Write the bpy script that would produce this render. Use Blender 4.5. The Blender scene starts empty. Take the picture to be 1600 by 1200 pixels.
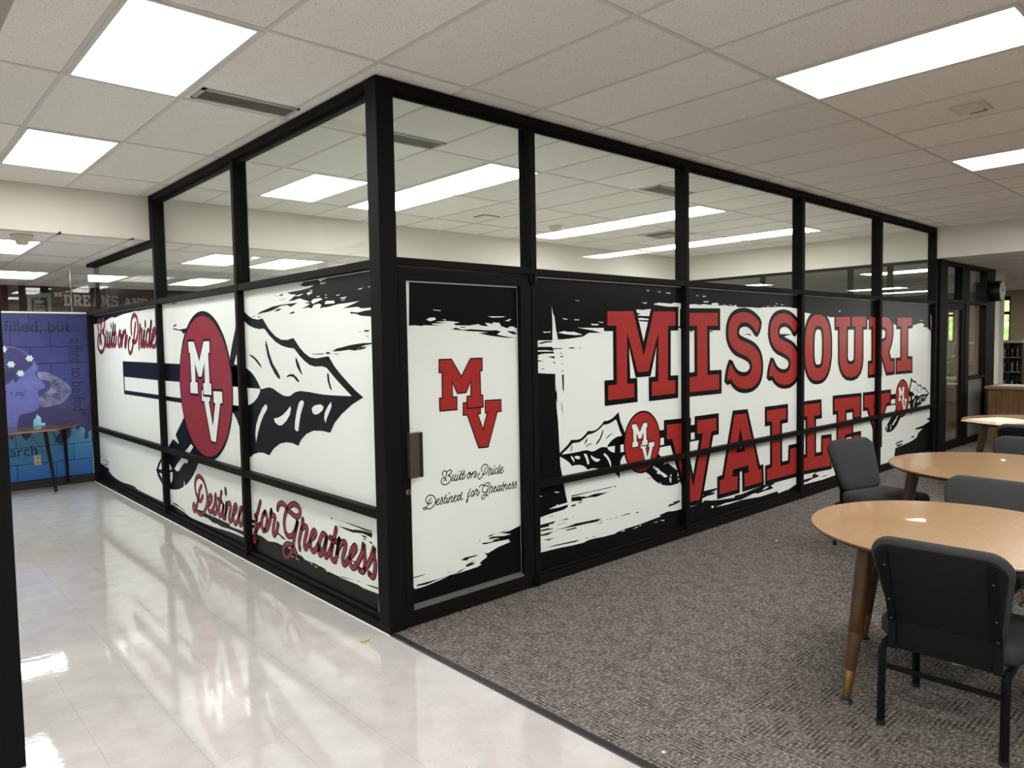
import bpy, bmesh, math, random
from mathutils import Vector, Matrix
from mathutils.geometry import delaunay_2d_cdt
random.seed(7)
sc = bpy.context.scene
COL = sc.collection
H, LOW = 3.162, 2.745                      # raised ceiling, lower ceiling beyond the soffits

# ------------------------------------------------------------------ camera, world, exposure
cam_d = bpy.data.cameras.new('camera'); cam = bpy.data.objects.new('camera', cam_d); COL.objects.link(cam)
cam_d.sensor_width = 36.0; cam_d.sensor_fit = 'HORIZONTAL'; cam_d.lens = 36.0*1131.3932/1600
cam_d.clip_start = .05; cam_d.clip_end = 200
YAW, PITCH, ROLL = .8343, -.0555, -.0169
d = Vector((math.cos(YAW)*math.cos(PITCH), math.sin(YAW)*math.cos(PITCH), math.sin(PITCH)))
r0 = Vector((math.sin(YAW), -math.cos(YAW), 0)); u0 = r0.cross(d)
r = math.cos(ROLL)*r0 + math.sin(ROLL)*u0; u = -math.sin(ROLL)*r0 + math.cos(ROLL)*u0
cam.matrix_world = Matrix(((r.x, u.x, -d.x, -2.2028), (r.y, u.y, -d.y, -3.5101), (r.z, u.z, -d.z, 1.667), (0, 0, 0, 1)))
sc.camera = cam
w = bpy.data.worlds.new('world'); sc.world = w; w.use_nodes = True
bg = w.node_tree.nodes['Background']; bg.inputs['Color'].default_value = (.96, .98, .95, 1); bg.inputs['Strength'].default_value = 3.6
sc.view_settings.view_transform = 'Standard'; sc.view_settings.look = 'None'
sc.view_settings.exposure = 0.85; sc.view_settings.gamma = 1.0; sc.view_settings.use_curve_mapping = False
LAMP = 12.0                                 # radiance of the troffer diffusers
sc.cycles.max_bounces = 10; sc.cycles.diffuse_bounces = 5; sc.cycles.glossy_bounces = 5; sc.cycles.transparent_max_bounces = 24
sc.cycles.sample_clamp_indirect = 6

# ------------------------------------------------------------------ materials
def _m(name):
    m = bpy.data.materials.new(name); m.use_nodes = True; nt = m.node_tree
    return m, nt, nt.nodes['Principled BSDF']
def N(nt, t, **k):
    n = nt.nodes.new(t)
    for a, b in k.items():
        if a in n.inputs: n.inputs[a].default_value = b
        else: setattr(n, a, b)
    return n
def plain(name, col, rough=.5, metal=0., spec=.5, noise=0., scale=30., bump=0., bscale=200., coat=0.):
    m, nt, p = _m(name); L = nt.links.new
    p.inputs['Base Color'].default_value = (*col, 1); p.inputs['Roughness'].default_value = rough
    p.inputs['Metallic'].default_value = metal; p.inputs['Specular IOR Level'].default_value = spec
    p.inputs['Coat Weight'].default_value = coat; p.inputs['Coat Roughness'].default_value = .05
    if noise or bump: tc = N(nt, 'ShaderNodeTexCoord')
    if noise:
        n = N(nt, 'ShaderNodeTexNoise', Scale=scale, Detail=4.0); L(tc.outputs['Object'], n.inputs['Vector'])
        rp = N(nt, 'ShaderNodeValToRGB'); rp.color_ramp.elements[0].position = .3; rp.color_ramp.elements[1].position = .7
        rp.color_ramp.elements[0].color = tuple(c*(1-noise) for c in col)+(1,); rp.color_ramp.elements[1].color = tuple(min(1, c*(1+noise)) for c in col)+(1,)
        L(n.outputs['Fac'], rp.inputs['Fac']); L(rp.outputs['Color'], p.inputs['Base Color'])
    if bump:
        n2 = N(nt, 'ShaderNodeTexNoise', Scale=bscale, Detail=3.0); L(tc.outputs['Object'], n2.inputs['Vector'])
        b = N(nt, 'ShaderNodeBump', Strength=bump, Distance=.002); L(n2.outputs['Fac'], b.inputs['Height']); L(b.outputs['Normal'], p.inputs['Normal'])
    return m
def emit(name, col, s):
    m = bpy.data.materials.new(name); m.use_nodes = True; nt = m.node_tree; nt.nodes.clear()
    e = N(nt, 'ShaderNodeEmission', Color=(*col, 1), Strength=s); o = N(nt, 'ShaderNodeOutputMaterial'); nt.links.new(e.outputs[0], o.inputs[0])
    return m
def glass(name, tint=(.93, .955, .94)):     # thin pane: Schlick reflection over clear transmission, the same from both sides
    m = bpy.data.materials.new(name); m.use_nodes = True; nt = m.node_tree; nt.nodes.clear(); L = nt.links.new
    g = N(nt, 'ShaderNodeNewGeometry'); dt = N(nt, 'ShaderNodeVectorMath', operation='DOT_PRODUCT')
    L(g.outputs['Normal'], dt.inputs[0]); L(g.outputs['Incoming'], dt.inputs[1])
    ab = N(nt, 'ShaderNodeMath', operation='ABSOLUTE'); L(dt.outputs['Value'], ab.inputs[0])
    om = N(nt, 'ShaderNodeMath', operation='SUBTRACT'); om.inputs[0].default_value = 1; L(ab.outputs[0], om.inputs[1])
    pw = N(nt, 'ShaderNodeMath', operation='POWER'); L(om.outputs[0], pw.inputs[0]); pw.inputs[1].default_value = 5
    ma = N(nt, 'ShaderNodeMath', operation='MULTIPLY_ADD'); L(pw.outputs[0], ma.inputs[0]); ma.inputs[1].default_value = .955; ma.inputs[2].default_value = .045
    t = N(nt, 'ShaderNodeBsdfTransparent', Color=(*tint, 1)); gl = N(nt, 'ShaderNodeBsdfGlossy', Roughness=0.0, Color=(1, 1, 1, 1))
    mx = N(nt, 'ShaderNodeMixShader'); o = N(nt, 'ShaderNodeOutputMaterial')
    L(ma.outputs[0], mx.inputs[0]); L(t.outputs[0], mx.inputs[1]); L(gl.outputs[0], mx.inputs[2]); L(mx.outputs[0], o.inputs[0])
    return m
def m_ceiling():
    m, nt, p = _m('acoustic_tile'); L = nt.links.new; tc = N(nt, 'ShaderNodeTexCoord')
    n = N(nt, 'ShaderNodeTexNoise', Scale=150.0, Detail=2.0, Roughness=.5); L(tc.outputs['Object'], n.inputs['Vector'])
    rp = N(nt, 'ShaderNodeValToRGB'); e = rp.color_ramp.elements; e[0].position = .30; e[1].position = .38
    e[0].color = (.40, .37, .34, 1); e[1].color = (.83, .80, .76, 1); L(n.outputs['Fac'], rp.inputs['Fac'])
    oi = N(nt, 'ShaderNodeObjectInfo'); mr = N(nt, 'ShaderNodeMapRange'); mr.inputs['To Min'].default_value = .94; mr.inputs['To Max'].default_value = 1.04; L(oi.outputs['Random'], mr.inputs['Value'])
    mul = N(nt, 'ShaderNodeMix', data_type='RGBA', blend_type='MULTIPLY'); mul.inputs['Factor'].default_value = 1
    L(rp.outputs['Color'], mul.inputs[6]); L(mr.outputs[0], mul.inputs[7]); L(mul.outputs[2], p.inputs['Base Color'])
    b = N(nt, 'ShaderNodeBump', Strength=.5, Distance=.002); L(n.outputs['Fac'], b.inputs['Height']); L(b.outputs['Normal'], p.inputs['Normal'])
    p.inputs['Roughness'].default_value = .95; p.inputs['Specular IOR Level'].default_value = .1
    return m
def m_vinyl():
    m, nt, p = _m('waxed_vinyl'); L = nt.links.new; g = N(nt, 'ShaderNodeNewGeometry'); oi = N(nt, 'ShaderNodeObjectInfo')
    n1 = N(nt, 'ShaderNodeTexNoise', Scale=7.0, Detail=5.0); L(g.outputs['Position'], n1.inputs['Vector'])
    mp = N(nt, 'ShaderNodeMapping'); mp.inputs['Scale'].default_value = (55, 150, 1); mp.inputs['Rotation'].default_value = (0, 0, .6); L(g.outputs['Position'], mp.inputs['Vector'])
    n2 = N(nt, 'ShaderNodeTexNoise', Scale=1.0, Detail=2.0); L(mp.outputs['Vector'], n2.inputs['Vector'])
    rp = N(nt, 'ShaderNodeValToRGB'); e = rp.color_ramp.elements; e[0].position = .3; e[1].position = .7
    e[0].color = (.455, .435, .42, 1); e[1].color = (.52, .503, .487, 1); L(n1.outputs['Fac'], rp.inputs['Fac'])
    fl = N(nt, 'ShaderNodeValToRGB'); f = fl.color_ramp.elements; f[0].position = .28; f[1].position = .33; f[0].color = (.62, .60, .57, 1); f[1].color = (1, 1, 1, 1); L(n2.outputs['Fac'], fl.inputs['Fac'])
    mul = N(nt, 'ShaderNodeMix', data_type='RGBA', blend_type='MULTIPLY'); mul.inputs['Factor'].default_value = 1; L(rp.outputs['Color'], mul.inputs[6]); L(fl.outputs['Color'], mul.inputs[7])
    mr = N(nt, 'ShaderNodeMapRange'); mr.inputs['To Min'].default_value = .988; mr.inputs['To Max'].default_value = 1.008; L(oi.outputs['Random'], mr.inputs['Value'])
    mu2 = N(nt, 'ShaderNodeMix', data_type='RGBA', blend_type='MULTIPLY'); mu2.inputs['Factor'].default_value = 1; L(mul.outputs[2], mu2.inputs[6]); L(mr.outputs[0], mu2.inputs[7])
    L(mu2.outputs[2], p.inputs['Base Color'])
    n3 = N(nt, 'ShaderNodeTexNoise', Scale=1.0, Detail=2.0); m3 = N(nt, 'ShaderNodeMapping'); m3.inputs['Scale'].default_value = (9, 26, 1); m3.inputs['Rotation'].default_value = (0, 0, .75); L(g.outputs['Position'], m3.inputs['Vector']); L(m3.outputs[0], n3.inputs['Vector'])
    b = N(nt, 'ShaderNodeBump', Strength=.07, Distance=.004); L(n3.outputs['Fac'], b.inputs['Height']); L(b.outputs['Normal'], p.inputs['Normal']); L(b.outputs['Normal'], p.inputs['Coat Normal'])
    p.inputs['Roughness'].default_value = .05; p.inputs['Specular IOR Level'].default_value = .5; p.inputs['Coat Weight'].default_value = .55; p.inputs['Coat Roughness'].default_value = .012
    return m
def m_carpet():
    m, nt, p = _m('carpet_loop'); L = nt.links.new; tc = N(nt, 'ShaderNodeTexCoord'); g = N(nt, 'ShaderNodeNewGeometry')
    n1 = N(nt, 'ShaderNodeTexNoise', Scale=1.0, Detail=5.0, Roughness=.75); m1 = N(nt, 'ShaderNodeMapping'); m1.inputs['Scale'].default_value = (38, 74, 1); L(tc.outputs['Object'], m1.inputs['Vector']); L(m1.outputs[0], n1.inputs['Vector'])
    n2 = N(nt, 'ShaderNodeTexNoise', Scale=11.0, Detail=4.0, Roughness=.65); L(g.outputs['Position'], n2.inputs['Vector'])
    wv = N(nt, 'ShaderNodeTexWave', Scale=15.0, Distortion=.6, bands_direction='X'); wv.inputs['Detail Scale'].default_value = 3.0; L(tc.outputs['Object'], wv.inputs['Vector'])
    rp = N(nt, 'ShaderNodeValToRGB'); e = rp.color_ramp.elements; e[0].position = .34; e[1].position = .66; e[0].color = (.052, .048, .043, 1); e[1].color = (.33, .305, .275, 1)
    md = e.new(.5); md.color = (.138, .125, .115, 1); L(n1.outputs['Fac'], rp.inputs['Fac'])
    wr = N(nt, 'ShaderNodeValToRGB'); k = wr.color_ramp.elements; k[0].position = .25; k[1].position = .6; k[0].color = (.36, .36, .36, 1); k[1].color = (1.12, 1.1, 1.06, 1); L(wv.outputs['Fac'], wr.inputs['Fac'])
    mk = N(nt, 'ShaderNodeValToRGB'); q = mk.color_ramp.elements; q[0].position = .45; q[1].position = .58; L(n2.outputs['Fac'], mk.inputs['Fac'])
    mul = N(nt, 'ShaderNodeMix', data_type='RGBA', blend_type='MULTIPLY'); L(mk.outputs['Color'], mul.inputs['Factor']); L(rp.outputs['Color'], mul.inputs[6]); L(wr.outputs['Color'], mul.inputs[7])
    L(mul.outputs[2], p.inputs['Base Color'])
    hm = N(nt, 'ShaderNodeMath', operation='MULTIPLY'); L(wv.outputs['Fac'], hm.inputs[0]); L(mk.outputs['Color'], hm.inputs[1])
    ad = N(nt, 'ShaderNodeMath', operation='ADD'); L(hm.outputs[0], ad.inputs[0]); L(n1.outputs['Fac'], ad.inputs[1])
    b = N(nt, 'ShaderNodeBump', Strength=.6, Distance=.004); L(ad.outputs[0], b.inputs['Height']); L(b.outputs['Normal'], p.inputs['Normal'])
    p.inputs['Roughness'].default_value = 1; p.inputs['Specular IOR Level'].default_value = .1
    return m
def m_wood(name, c0, c1, sc_=(3, 60, 60), rough=.3, coat=0., detail=6.0):
    m, nt, p = _m(name); L = nt.links.new; tc = N(nt, 'ShaderNodeTexCoord'); mp = N(nt, 'ShaderNodeMapping'); mp.inputs['Scale'].default_value = sc_
    L(tc.outputs['Object'], mp.inputs['Vector']); n = N(nt, 'ShaderNodeTexNoise', Scale=1.0, Detail=detail, Roughness=.65, Distortion=.4); L(mp.outputs[0], n.inputs['Vector'])
    rp = N(nt, 'ShaderNodeValToRGB'); e = rp.color_ramp.elements; e[0].position = .3; e[1].position = .7; e[0].color = (*c0, 1); e[1].color = (*c1, 1)
    L(n.outputs['Fac'], rp.inputs['Fac']); L(rp.outputs['Color'], p.inputs['Base Color']); p.inputs['Roughness'].default_value = rough
    p.inputs['Coat Weight'].default_value = coat; p.inputs['Coat Roughness'].default_value = .03
    return m
def m_mural():
    m, nt, p = _m('mural_paint'); L = nt.links.new; g = N(nt, 'ShaderNodeNewGeometry'); sx = N(nt, 'ShaderNodeSeparateXYZ'); L(g.outputs['Position'], sx.inputs[0])
    rp = N(nt, 'ShaderNodeValToRGB'); e = rp.color_ramp.elements
    mr = N(nt, 'ShaderNodeMapRange'); mr.inputs['From Max'].default_value = 2.2; L(sx.outputs['Z'], mr.inputs['Value'])
    e[0].position = .05; e[0].color = (.008, .125, .47, 1); e[1].position = .95; e[1].color = (.022, .028, .135, 1)
    for pos, c in ((.20, (.038, .225, .50)), (.32, (.10, .32, .44)), (.355, (.09, .28, .40)), (.375, (.034, .030, .115)), (.60, (.032, .043, .20))):
        k = e.new(pos); k.color = (*c, 1)
    n = N(nt, 'ShaderNodeTexNoise', Scale=5.0, Detail=5.0, Roughness=.6); L(g.outputs['Position'], n.inputs['Vector'])
    cr = N(nt, 'ShaderNodeValToRGB'); q = cr.color_ramp.elements; q[0].position = .48; q[1].position = .75; q[0].color = (0, 0, 0, 1); q[1].color = (.30, .30, .30, 1); L(n.outputs['Fac'], cr.inputs['Fac'])
    mx = N(nt, 'ShaderNodeMix', data_type='RGBA'); L(cr.outputs['Color'], mx.inputs['Factor']); L(mr.outputs[0], rp.inputs['Fac']); L(rp.outputs['Color'], mx.inputs[6]); mx.inputs[7].default_value = (.14, .13, .32, 1)
    L(mx.outputs[2], p.inputs['Base Color']); p.inputs['Roughness'].default_value = .42
    return m
M = dict(
 tile=m_ceiling(), tee=plain('tee_metal', (.62, .59, .55), .5), vinyl=m_vinyl(), carpet=m_carpet(),
 frame=plain('bronze_frame', (.0075, .0068, .0062), .55, spec=.06), gasket=plain('gasket', (.004, .0045, .005), .45, spec=.12),
 film=plain('film_white', (.79, .835, .80), .26, spec=.4), black=plain('film_black', (.0045, .005, .0055), .3, spec=.09), red=plain('film_red', (.34, .026, .022), .3, spec=.2),
 crimson=plain('film_crimson', (.25, .022, .034), .3, spec=.2), navy=plain('film_navy', (.0035, .005, .009), .3, spec=.09),
 glass=glass('clear_glass'), soffit=plain('painted_gypsum', (.63, .60, .535), .8, bump=.05), taupe=plain('soffit_taupe', (.36, .33, .29), .8),
 lamp=emit('lamp_diffuser', (1, .985, .955), LAMP), lampframe=plain('lamp_frame', (.62, .61, .58), .4), ventdark=plain('vent_dark', (.12, .12, .115), .6), ventmetal=plain('vent_metal', (.42, .40, .37), .5),
 cloth=plain('grey_upholstery', (.040, .0405, .043), .95, spec=.2, noise=.22, scale=420, bump=.5, bscale=700), metal=plain('black_steel', (.005, .0055, .006), .38, spec=.15), bolt=plain('bolt_steel', (.10, .10, .105), .3, 1), shell=plain('black_shell', (.0105, .0105, .0115), .9, spec=.15, bump=.3, bscale=700),
 oak=m_wood('oak_laminate', (.275, .158, .070), (.355, .217, .104), (5, 95, 95), .3, .32), edge=plain('table_edge', (.055, .032, .016), .35), walnut=m_wood('walnut_leg', (.050, .024, .0085), (.082, .040, .0145), (40, 40, 6), .32),
 brass=plain('brass', (.42, .27, .10), .33, 1), chrome=plain('chrome', (.6, .6, .6), .15, 1), panel=m_wood('counter_veneer', (.085, .040, .014), (.24, .125, .050), (70, 45, 2.2), .45), countertop=m_wood('counter_edge', (.21, .125, .062), (.30, .19, .10), (60, 3, 60), .4),
 mural=m_mural(), lav=plain('mural_lavender', (.11, .125, .37), .5, noise=.12, scale=8), brain=plain('mural_brain', (.038, .036, .135), .5, noise=.45, scale=7), petal=plain('mural_petal', (.50, .66, .66), .5), mist=plain('mural_mist', (.15, .16, .29), .6, noise=.6, scale=10), drip=plain('mural_drip', (.036, .030, .115), .5), flame=plain('mural_flame', (.22, .50, .66), .5, noise=.3, scale=9), ink=plain('mural_ink', (.009, .011, .038), .5),
 plate=plain('ivory_plate', (.55, .50, .40), .4), cream=plain('cream_plastic', (.60, .54, .40), .45), dark=plain('dark_plastic', (.01, .01, .011), .4), table2=m_wood('brown_laminate', (.060, .030, .018), (.10, .055, .033), (4, 60, 60), .2), tan=plain('tan_wall', (.36, .265, .175), .85), grey=plain('grey_wall', (.33, .32, .285), .85),
 brick=plain('red_wall', (.042, .010, .012), .7, noise=.6, scale=9), letter=plain('pale_letter', (.42, .37, .36), .6), white=plain('white_paint', (.75, .74, .70), .5), paper=plain('paper', (.70, .66, .50), .8), green=plain('green_cloth', (.018, .095, .060), .7), leaf=plain('leaves', (.28, .42, .14), .8, noise=.5, scale=2.5), bark=plain('bark', (.10, .07, .05), .9), lawn=plain('lawn', (.20, .34, .06), .9), reddull=plain('maroon', (.14, .03, .035), .6), gold=plain('gold_print', (.24, .15, .03), .6, noise=.6, scale=40), yarn=plain('yarn', (.50, .46, .37), .9), steel=plain('grey_steel', (.20, .21, .22), .45), book=plain('book_grey', (.24, .23, .23), .6), steelfloor=plain('office_floor', (.40, .38, .35), .7), bead=plain('bead_metal', (.075, .068, .063), .4), joint=plain('mural_joint', (.018, .024, .085), .8), frost=plain('frosted_film', (.30, .33, .35), .6), stone=plain('speckled_panel', (.19, .185, .185), .6, noise=.4, scale=60), strip=plain('rubber_strip', (.016, .018, .020), .45), sub=plain('slab', (.22, .21, .20), .9), poster=plain('poster_black', (.012, .012, .012), .4), clockface=plain('clock_face', (.62, .61, .56), .35), hidden=plain('wall_paint', (.72, .70, .65), .9), caulk=plain('white_caulk', (.78, .77, .73), .5))

# ------------------------------------------------------------------ mesh helpers
class MB:
    def __init__(s): s.v = []; s.f = []; s.m = []
    def add(s, vs, fs, mi=0):
        o = len(s.v); s.v += [tuple(x) for x in vs]; s.f += [[o+i for i in f] for f in fs]; s.m += [mi]*len(fs); return s
    def box(s, x0, x1, y0, y1, z0, z1, mi=0, mat=None):
        vs = [Vector((x, y, z)) for z in (z0, z1) for y in (y0, y1) for x in (x0, x1)]
        if mat is not None: vs = [mat @ v for v in vs]
        return s.add(vs, [(0, 2, 3, 1), (4, 5, 7, 6), (0, 1, 5, 4), (2, 6, 7, 3), (0, 4, 6, 2), (1, 3, 7, 5)], mi)
    def bar(s, p0, p1, w, h, mi=0, up=(0, 0, 1), w1=None, h1=None):
        p0, p1 = Vector(p0), Vector(p1); t = (p1-p0).normalized(); a = t.cross(Vector(up))
        if a.length < 1e-4: a = t.cross(Vector((1, 0, 0)))
        a.normalize(); b = a.cross(t); w1 = w if w1 is None else w1; h1 = h if h1 is None else h1
        vs = [p+a*sx*W/2+b*sy*K/2 for p, W, K in ((p0, w, h), (p1, w1, h1)) for sx, sy in ((-1, -1), (1, -1), (1, 1), (-1, 1))]
        return s.add(vs, [(3, 2, 1, 0), (4, 5, 6, 7), (0, 1, 5, 4), (1, 2, 6, 5), (2, 3, 7, 6), (3, 0, 4, 7)], mi)
    def tube(s, pts, rad, n=12, mi=0, caps=True):
        pts = [Vector(p) for p in pts]; rs = rad if isinstance(rad, (list, tuple)) else [rad]*len(pts); rings = []
        ref = Vector((0, 0, 1)); t0 = (pts[1]-pts[0]).normalized()
        if abs(t0.z) > .9: ref = Vector((1, 0, 0))
        o = len(s.v)
        for i, p in enumerate(pts):
            t = ((pts[min(i+1, len(pts)-1)]-pts[max(i-1, 0)])).normalized(); a = t.cross(ref).normalized(); b = a.cross(t)
            s.v += [tuple(p+(a*math.cos(2*math.pi*k/n)+b*math.sin(2*math.pi*k/n))*rs[i]) for k in range(n)]
        fs = [[o+i*n+k, o+i*n+(k+1) % n, o+(i+1)*n+(k+1) % n, o+(i+1)*n+k] for i in range(len(pts)-1) for k in range(n)]
        if caps: fs += [[o+k for k in range(n)][::-1], [o+(len(pts)-1)*n+k for k in range(n)]]
        s.f += fs; s.m += [mi]*len(fs); return s
    def lathe(s, prof, n=48, mi=0, c=(0, 0, 0)):
        o = len(s.v); P = len(prof)
        for rr, z in prof: s.v += [(c[0]+rr*math.cos(2*math.pi*k/n), c[1]+rr*math.sin(2*math.pi*k/n), c[2]+z) for k in range(n)]
        fs = [[o+i*n+k, o+i*n+(k+1) % n, o+(i+1)*n+(k+1) % n, o+(i+1)*n+k] for i in range(P-1) for k in range(n)]
        fs += [[o+k for k in range(n)][::-1], [o+(P-1)*n+k for k in range(n)]]
        s.f += fs; s.m += [mi]*len(fs); return s
    def pad(s, mat, w, h, t, rc, e=.018, wb=None, n=8, mi=0, crown=0.):
        # rounded upholstered slab: w x h in local x,y, thickness t along z, wb = width at the bottom
        wb = w if wb is None else wb
        def outline(ins):
            o = []
            for cx, cy, a0 in ((1, 1, 0), (-1, 1, 90), (-1, -1, 180), (1, -1, 270)):
                W = (w if cy > 0 else wb)/2-ins; Hh = h/2-ins; rr = max(rc-ins, .004)
                for k in range(n+1):
                    a = math.radians(a0+90*k/n); o.append((cx*(W-rr)+rr*math.cos(a), cy*(Hh-rr)+rr*math.sin(a)))
            return o
        lev = [(e*1.6, -t/2), (e*.5, -t/2+e*.35), (0, -t/2+e), (0, t/2-e), (e*.5, t/2-e*.35), (e*1.6, t/2), (min(w, h)*.28, t/2+crown)]
        o = len(s.v); k = 4*(n+1)
        for ins, z in lev: s.v += [tuple(mat @ Vector((x, y, z))) for x, y in outline(ins)]
        fs = [[o+i*k+j, o+i*k+(j+1) % k, o+(i+1)*k+(j+1) % k, o+(i+1)*k+j] for i in range(len(lev)-1) for j in range(k)]
        fs += [[o+j for j in range(k)][::-1], [o+(len(lev)-1)*k+j for j in range(k)]]
        s.f += fs; s.m += [mi]*len(fs); return s
    def prism(s, pts, z0, z1, mi=0, mat=None):
        n = len(pts); vs = [Vector((x, y, z)) for z in (z0, z1) for x, y in pts]
        if mat is not None: vs = [mat @ v for v in vs]
        return s.add(vs, [list(range(n))[::-1], [n+i for i in range(n)]]+[(i, (i+1) % n, n+(i+1) % n, n+i) for i in range(n)], mi)
    def flat(s, loops, to3, mi=0):
        # filled outline (first loop outer, the rest holes) laid on a surface by to3(a, b)
        vs, ed, oriented = [], [], []
        for i, l in enumerate(loops):
            ar = sum(l[k][0]*l[(k+1) % len(l)][1]-l[(k+1) % len(l)][0]*l[k][1] for k in range(len(l)))
            if ar < 0: l = l[::-1]
            oriented.append([Vector(p) for p in l]); o = len(vs); n = len(l); vs += [Vector(p) for p in l]; ed += [(o+k, o+(k+1) % n) for k in range(n)]
        pv, _, tri, _, _, _ = delaunay_2d_cdt(vs, ed, [], 0, 1e-6)
        def wind(l, c):
            w_ = 0
            for k in range(len(l)):
                a, b = l[k], l[(k+1) % len(l)]
                if (a.y <= c.y) != (b.y <= c.y):
                    cr = (b.x-a.x)*(c.y-a.y)-(c.x-a.x)*(b.y-a.y)
                    if b.y > a.y and cr > 0: w_ += 1
                    elif b.y <= a.y and cr < 0: w_ -= 1
            return w_
        keep = []
        for f in tri:
            c = (pv[f[0]]+pv[f[1]]+pv[f[2]])/3
            if wind(oriented[0], c) > 0 and not any(wind(h, c) > 0 for h in oriented[1:]): keep.append(list(f))
        return s.add([to3(p.x, p.y) for p in pv], keep, mi)
    def mesh(s, name, mats, smooth=False):
        me = bpy.data.meshes.new(name); me.from_pydata(s.v, [], s.f)
        for m in (mats if isinstance(mats, (list, tuple)) else [mats]): me.materials.append(m)
        me.polygons.foreach_set('material_index', s.m)
        if smooth: me.shade_smooth() if hasattr(me, 'shade_smooth') else me.polygons.foreach_set('use_smooth', [True]*len(me.polygons))
        me.update(); return me
    def build(s, name, mats, parent=None, loc=None, smooth=False, bevel=0., label=None):
        return link(name, s.mesh(name, mats, smooth), parent, loc, bevel, label)
def link(name, me, parent=None, loc=None, bevel=0., label=None):
    o = bpy.data.objects.new(name, me); COL.objects.link(o); o.parent = parent
    if loc is not None: o.location = loc
    if bevel:
        b = o.modifiers.new('bevel', 'BEVEL'); b.width = bevel; b.segments = 2; b.limit_method = 'ANGLE'; b.angle_limit = .7
    if smooth_ok(me): 
        pass
    if label: o['label'] = label
    return o
def smooth_ok(me): return False
def auto(o, deg=35):
    me = o.data; me.polygons.foreach_set('use_smooth', [True]*len(me.polygons)); me.set_sharp_from_angle(angle=math.radians(deg)); return o
def box(name, b, m, parent=None, bevel=0., label=None): return MB().box(*b).build(name, m, parent, bevel=bevel, label=label)
def empty(name, loc=(0, 0, 0), rz=0.):
    o = bpy.data.objects.new(name, None); COL.objects.link(o); o.location = loc; o.rotation_euler = (0, 0, rz); o.empty_display_size = .1; return o
def tag(o, label, cat, group=None):
    o['label'] = label; o['category'] = cat
    if group: o['group'] = group
    return o
def struct(o, label=None):
    o['kind'] = 'structure'
    if label: o['label'] = label
    return o
def copy_tree(o, parent=None):
    c = o.copy(); COL.objects.link(c)
    if parent is not None: c.parent = parent
    for ch in list(o.children): copy_tree(ch, c)
    return c
def offset(poly, dd):
    # move every edge of a simple outline outwards by dd (mitred)
    n = len(poly); ar = sum(poly[i][0]*poly[(i+1) % n][1]-poly[(i+1) % n][0]*poly[i][1] for i in range(n)); sg = 1 if ar > 0 else -1; o = []
    for i in range(n):
        p0, p1, p2 = (Vector(poly[(i+k) % n]) for k in (-1, 0, 1)); a = (p1-p0); b = (p2-p1)
        if a.length < 1e-6 or b.length < 1e-6: o.append(tuple(p1)); continue
        a.normalize(); b.normalize(); na = Vector((a.y, -a.x))*sg; nb = Vector((b.y, -b.x))*sg; m = na+nb
        if m.length < 1e-3: m = na
        m.normalize(); c = max(.35, m.dot(na)); o.append(tuple(p1+m*dd/c))
    return o
def smooth_path(pts, sub=6):
    P = [Vector(p) for p in pts]; o = []
    for i in range(len(P)-1):
        a, b, c, e = P[max(i-1, 0)], P[i], P[i+1], P[min(i+2, len(P)-1)]
        for k in range(sub):
            t = k/sub; o.append(.5*((2*b)+(-a+c)*t+(2*a-5*b+4*c-e)*t*t+(-a+3*b-3*c+e)*t**3))
    return o+[P[-1]]
def smooth_loop(pts, sub=4):
    P = [Vector(p) for p in pts]; n = len(P); o = []
    for i in range(n):
        a, b, c, e = P[i-1], P[i], P[(i+1) % n], P[(i+2) % n]
        for k in range(sub):
            t = k/sub; o.append(tuple(.5*((2*b)+(-a+c)*t+(2*a-5*b+4*c-e)*t*t+(-a+3*b-3*c+e)*t**3)))
    return o
def ribbon(mb, pts, wd, to3, mi=0):
    # brush stroke of constant width with round ends
    P = smooth_path(pts) if len(pts) > 2 else [Vector(p) for p in pts]
    L, Rr = [], []
    for i, p in enumerate(P):
        t = P[min(i+1, len(P)-1)]-P[max(i-1, 0)]
        if t.length < 1e-7: continue
        t.normalize(); nn = Vector((-t.y, t.x))*wd/2; L.append(p+nn); Rr.append(p-nn)
    n = len(L); mb.add([to3(*p) for p in L]+[to3(*p) for p in Rr], [(i, i+1, n+i+1, n+i) for i in range(n-1)], mi)
    for c in (P[0], P[-1]):
        mb.add([to3(c.x+wd/2*math.cos(a*math.pi/6), c.y+wd/2*math.sin(a*math.pi/6)) for a in range(12)], [list(range(12))], mi)
def text_mesh(body, x0, x1, z0, z1, to3, heavy=0.):
    # the built-in face, fitted to a rectangle of the surface
    cu = bpy.data.curves.new('text', 'FONT'); cu.body = body; cu.resolution_u = 3; cu.offset = heavy
    ob = bpy.data.objects.new('text', cu); COL.objects.link(ob); dg = bpy.context.evaluated_depsgraph_get(); me = bpy.data.meshes.new_from_object(ob.evaluated_get(dg))
    vs = [v.co.copy() for v in me.vertices]; fs = [list(p.vertices) for p in me.polygons]
    bpy.data.objects.remove(ob); bpy.data.curves.remove(cu); bpy.data.meshes.remove(me)
    ax, bx = min(v.x for v in vs), max(v.x for v in vs); ay, by = min(v.y for v in vs), max(v.y for v in vs)
    mb = MB(); mb.add([to3(x0+(v.x-ax)/(bx-ax)*(x1-x0), z0+(v.y-ay)/(by-ay)*(z1-z0)) for v in vs], fs); return mb

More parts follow.
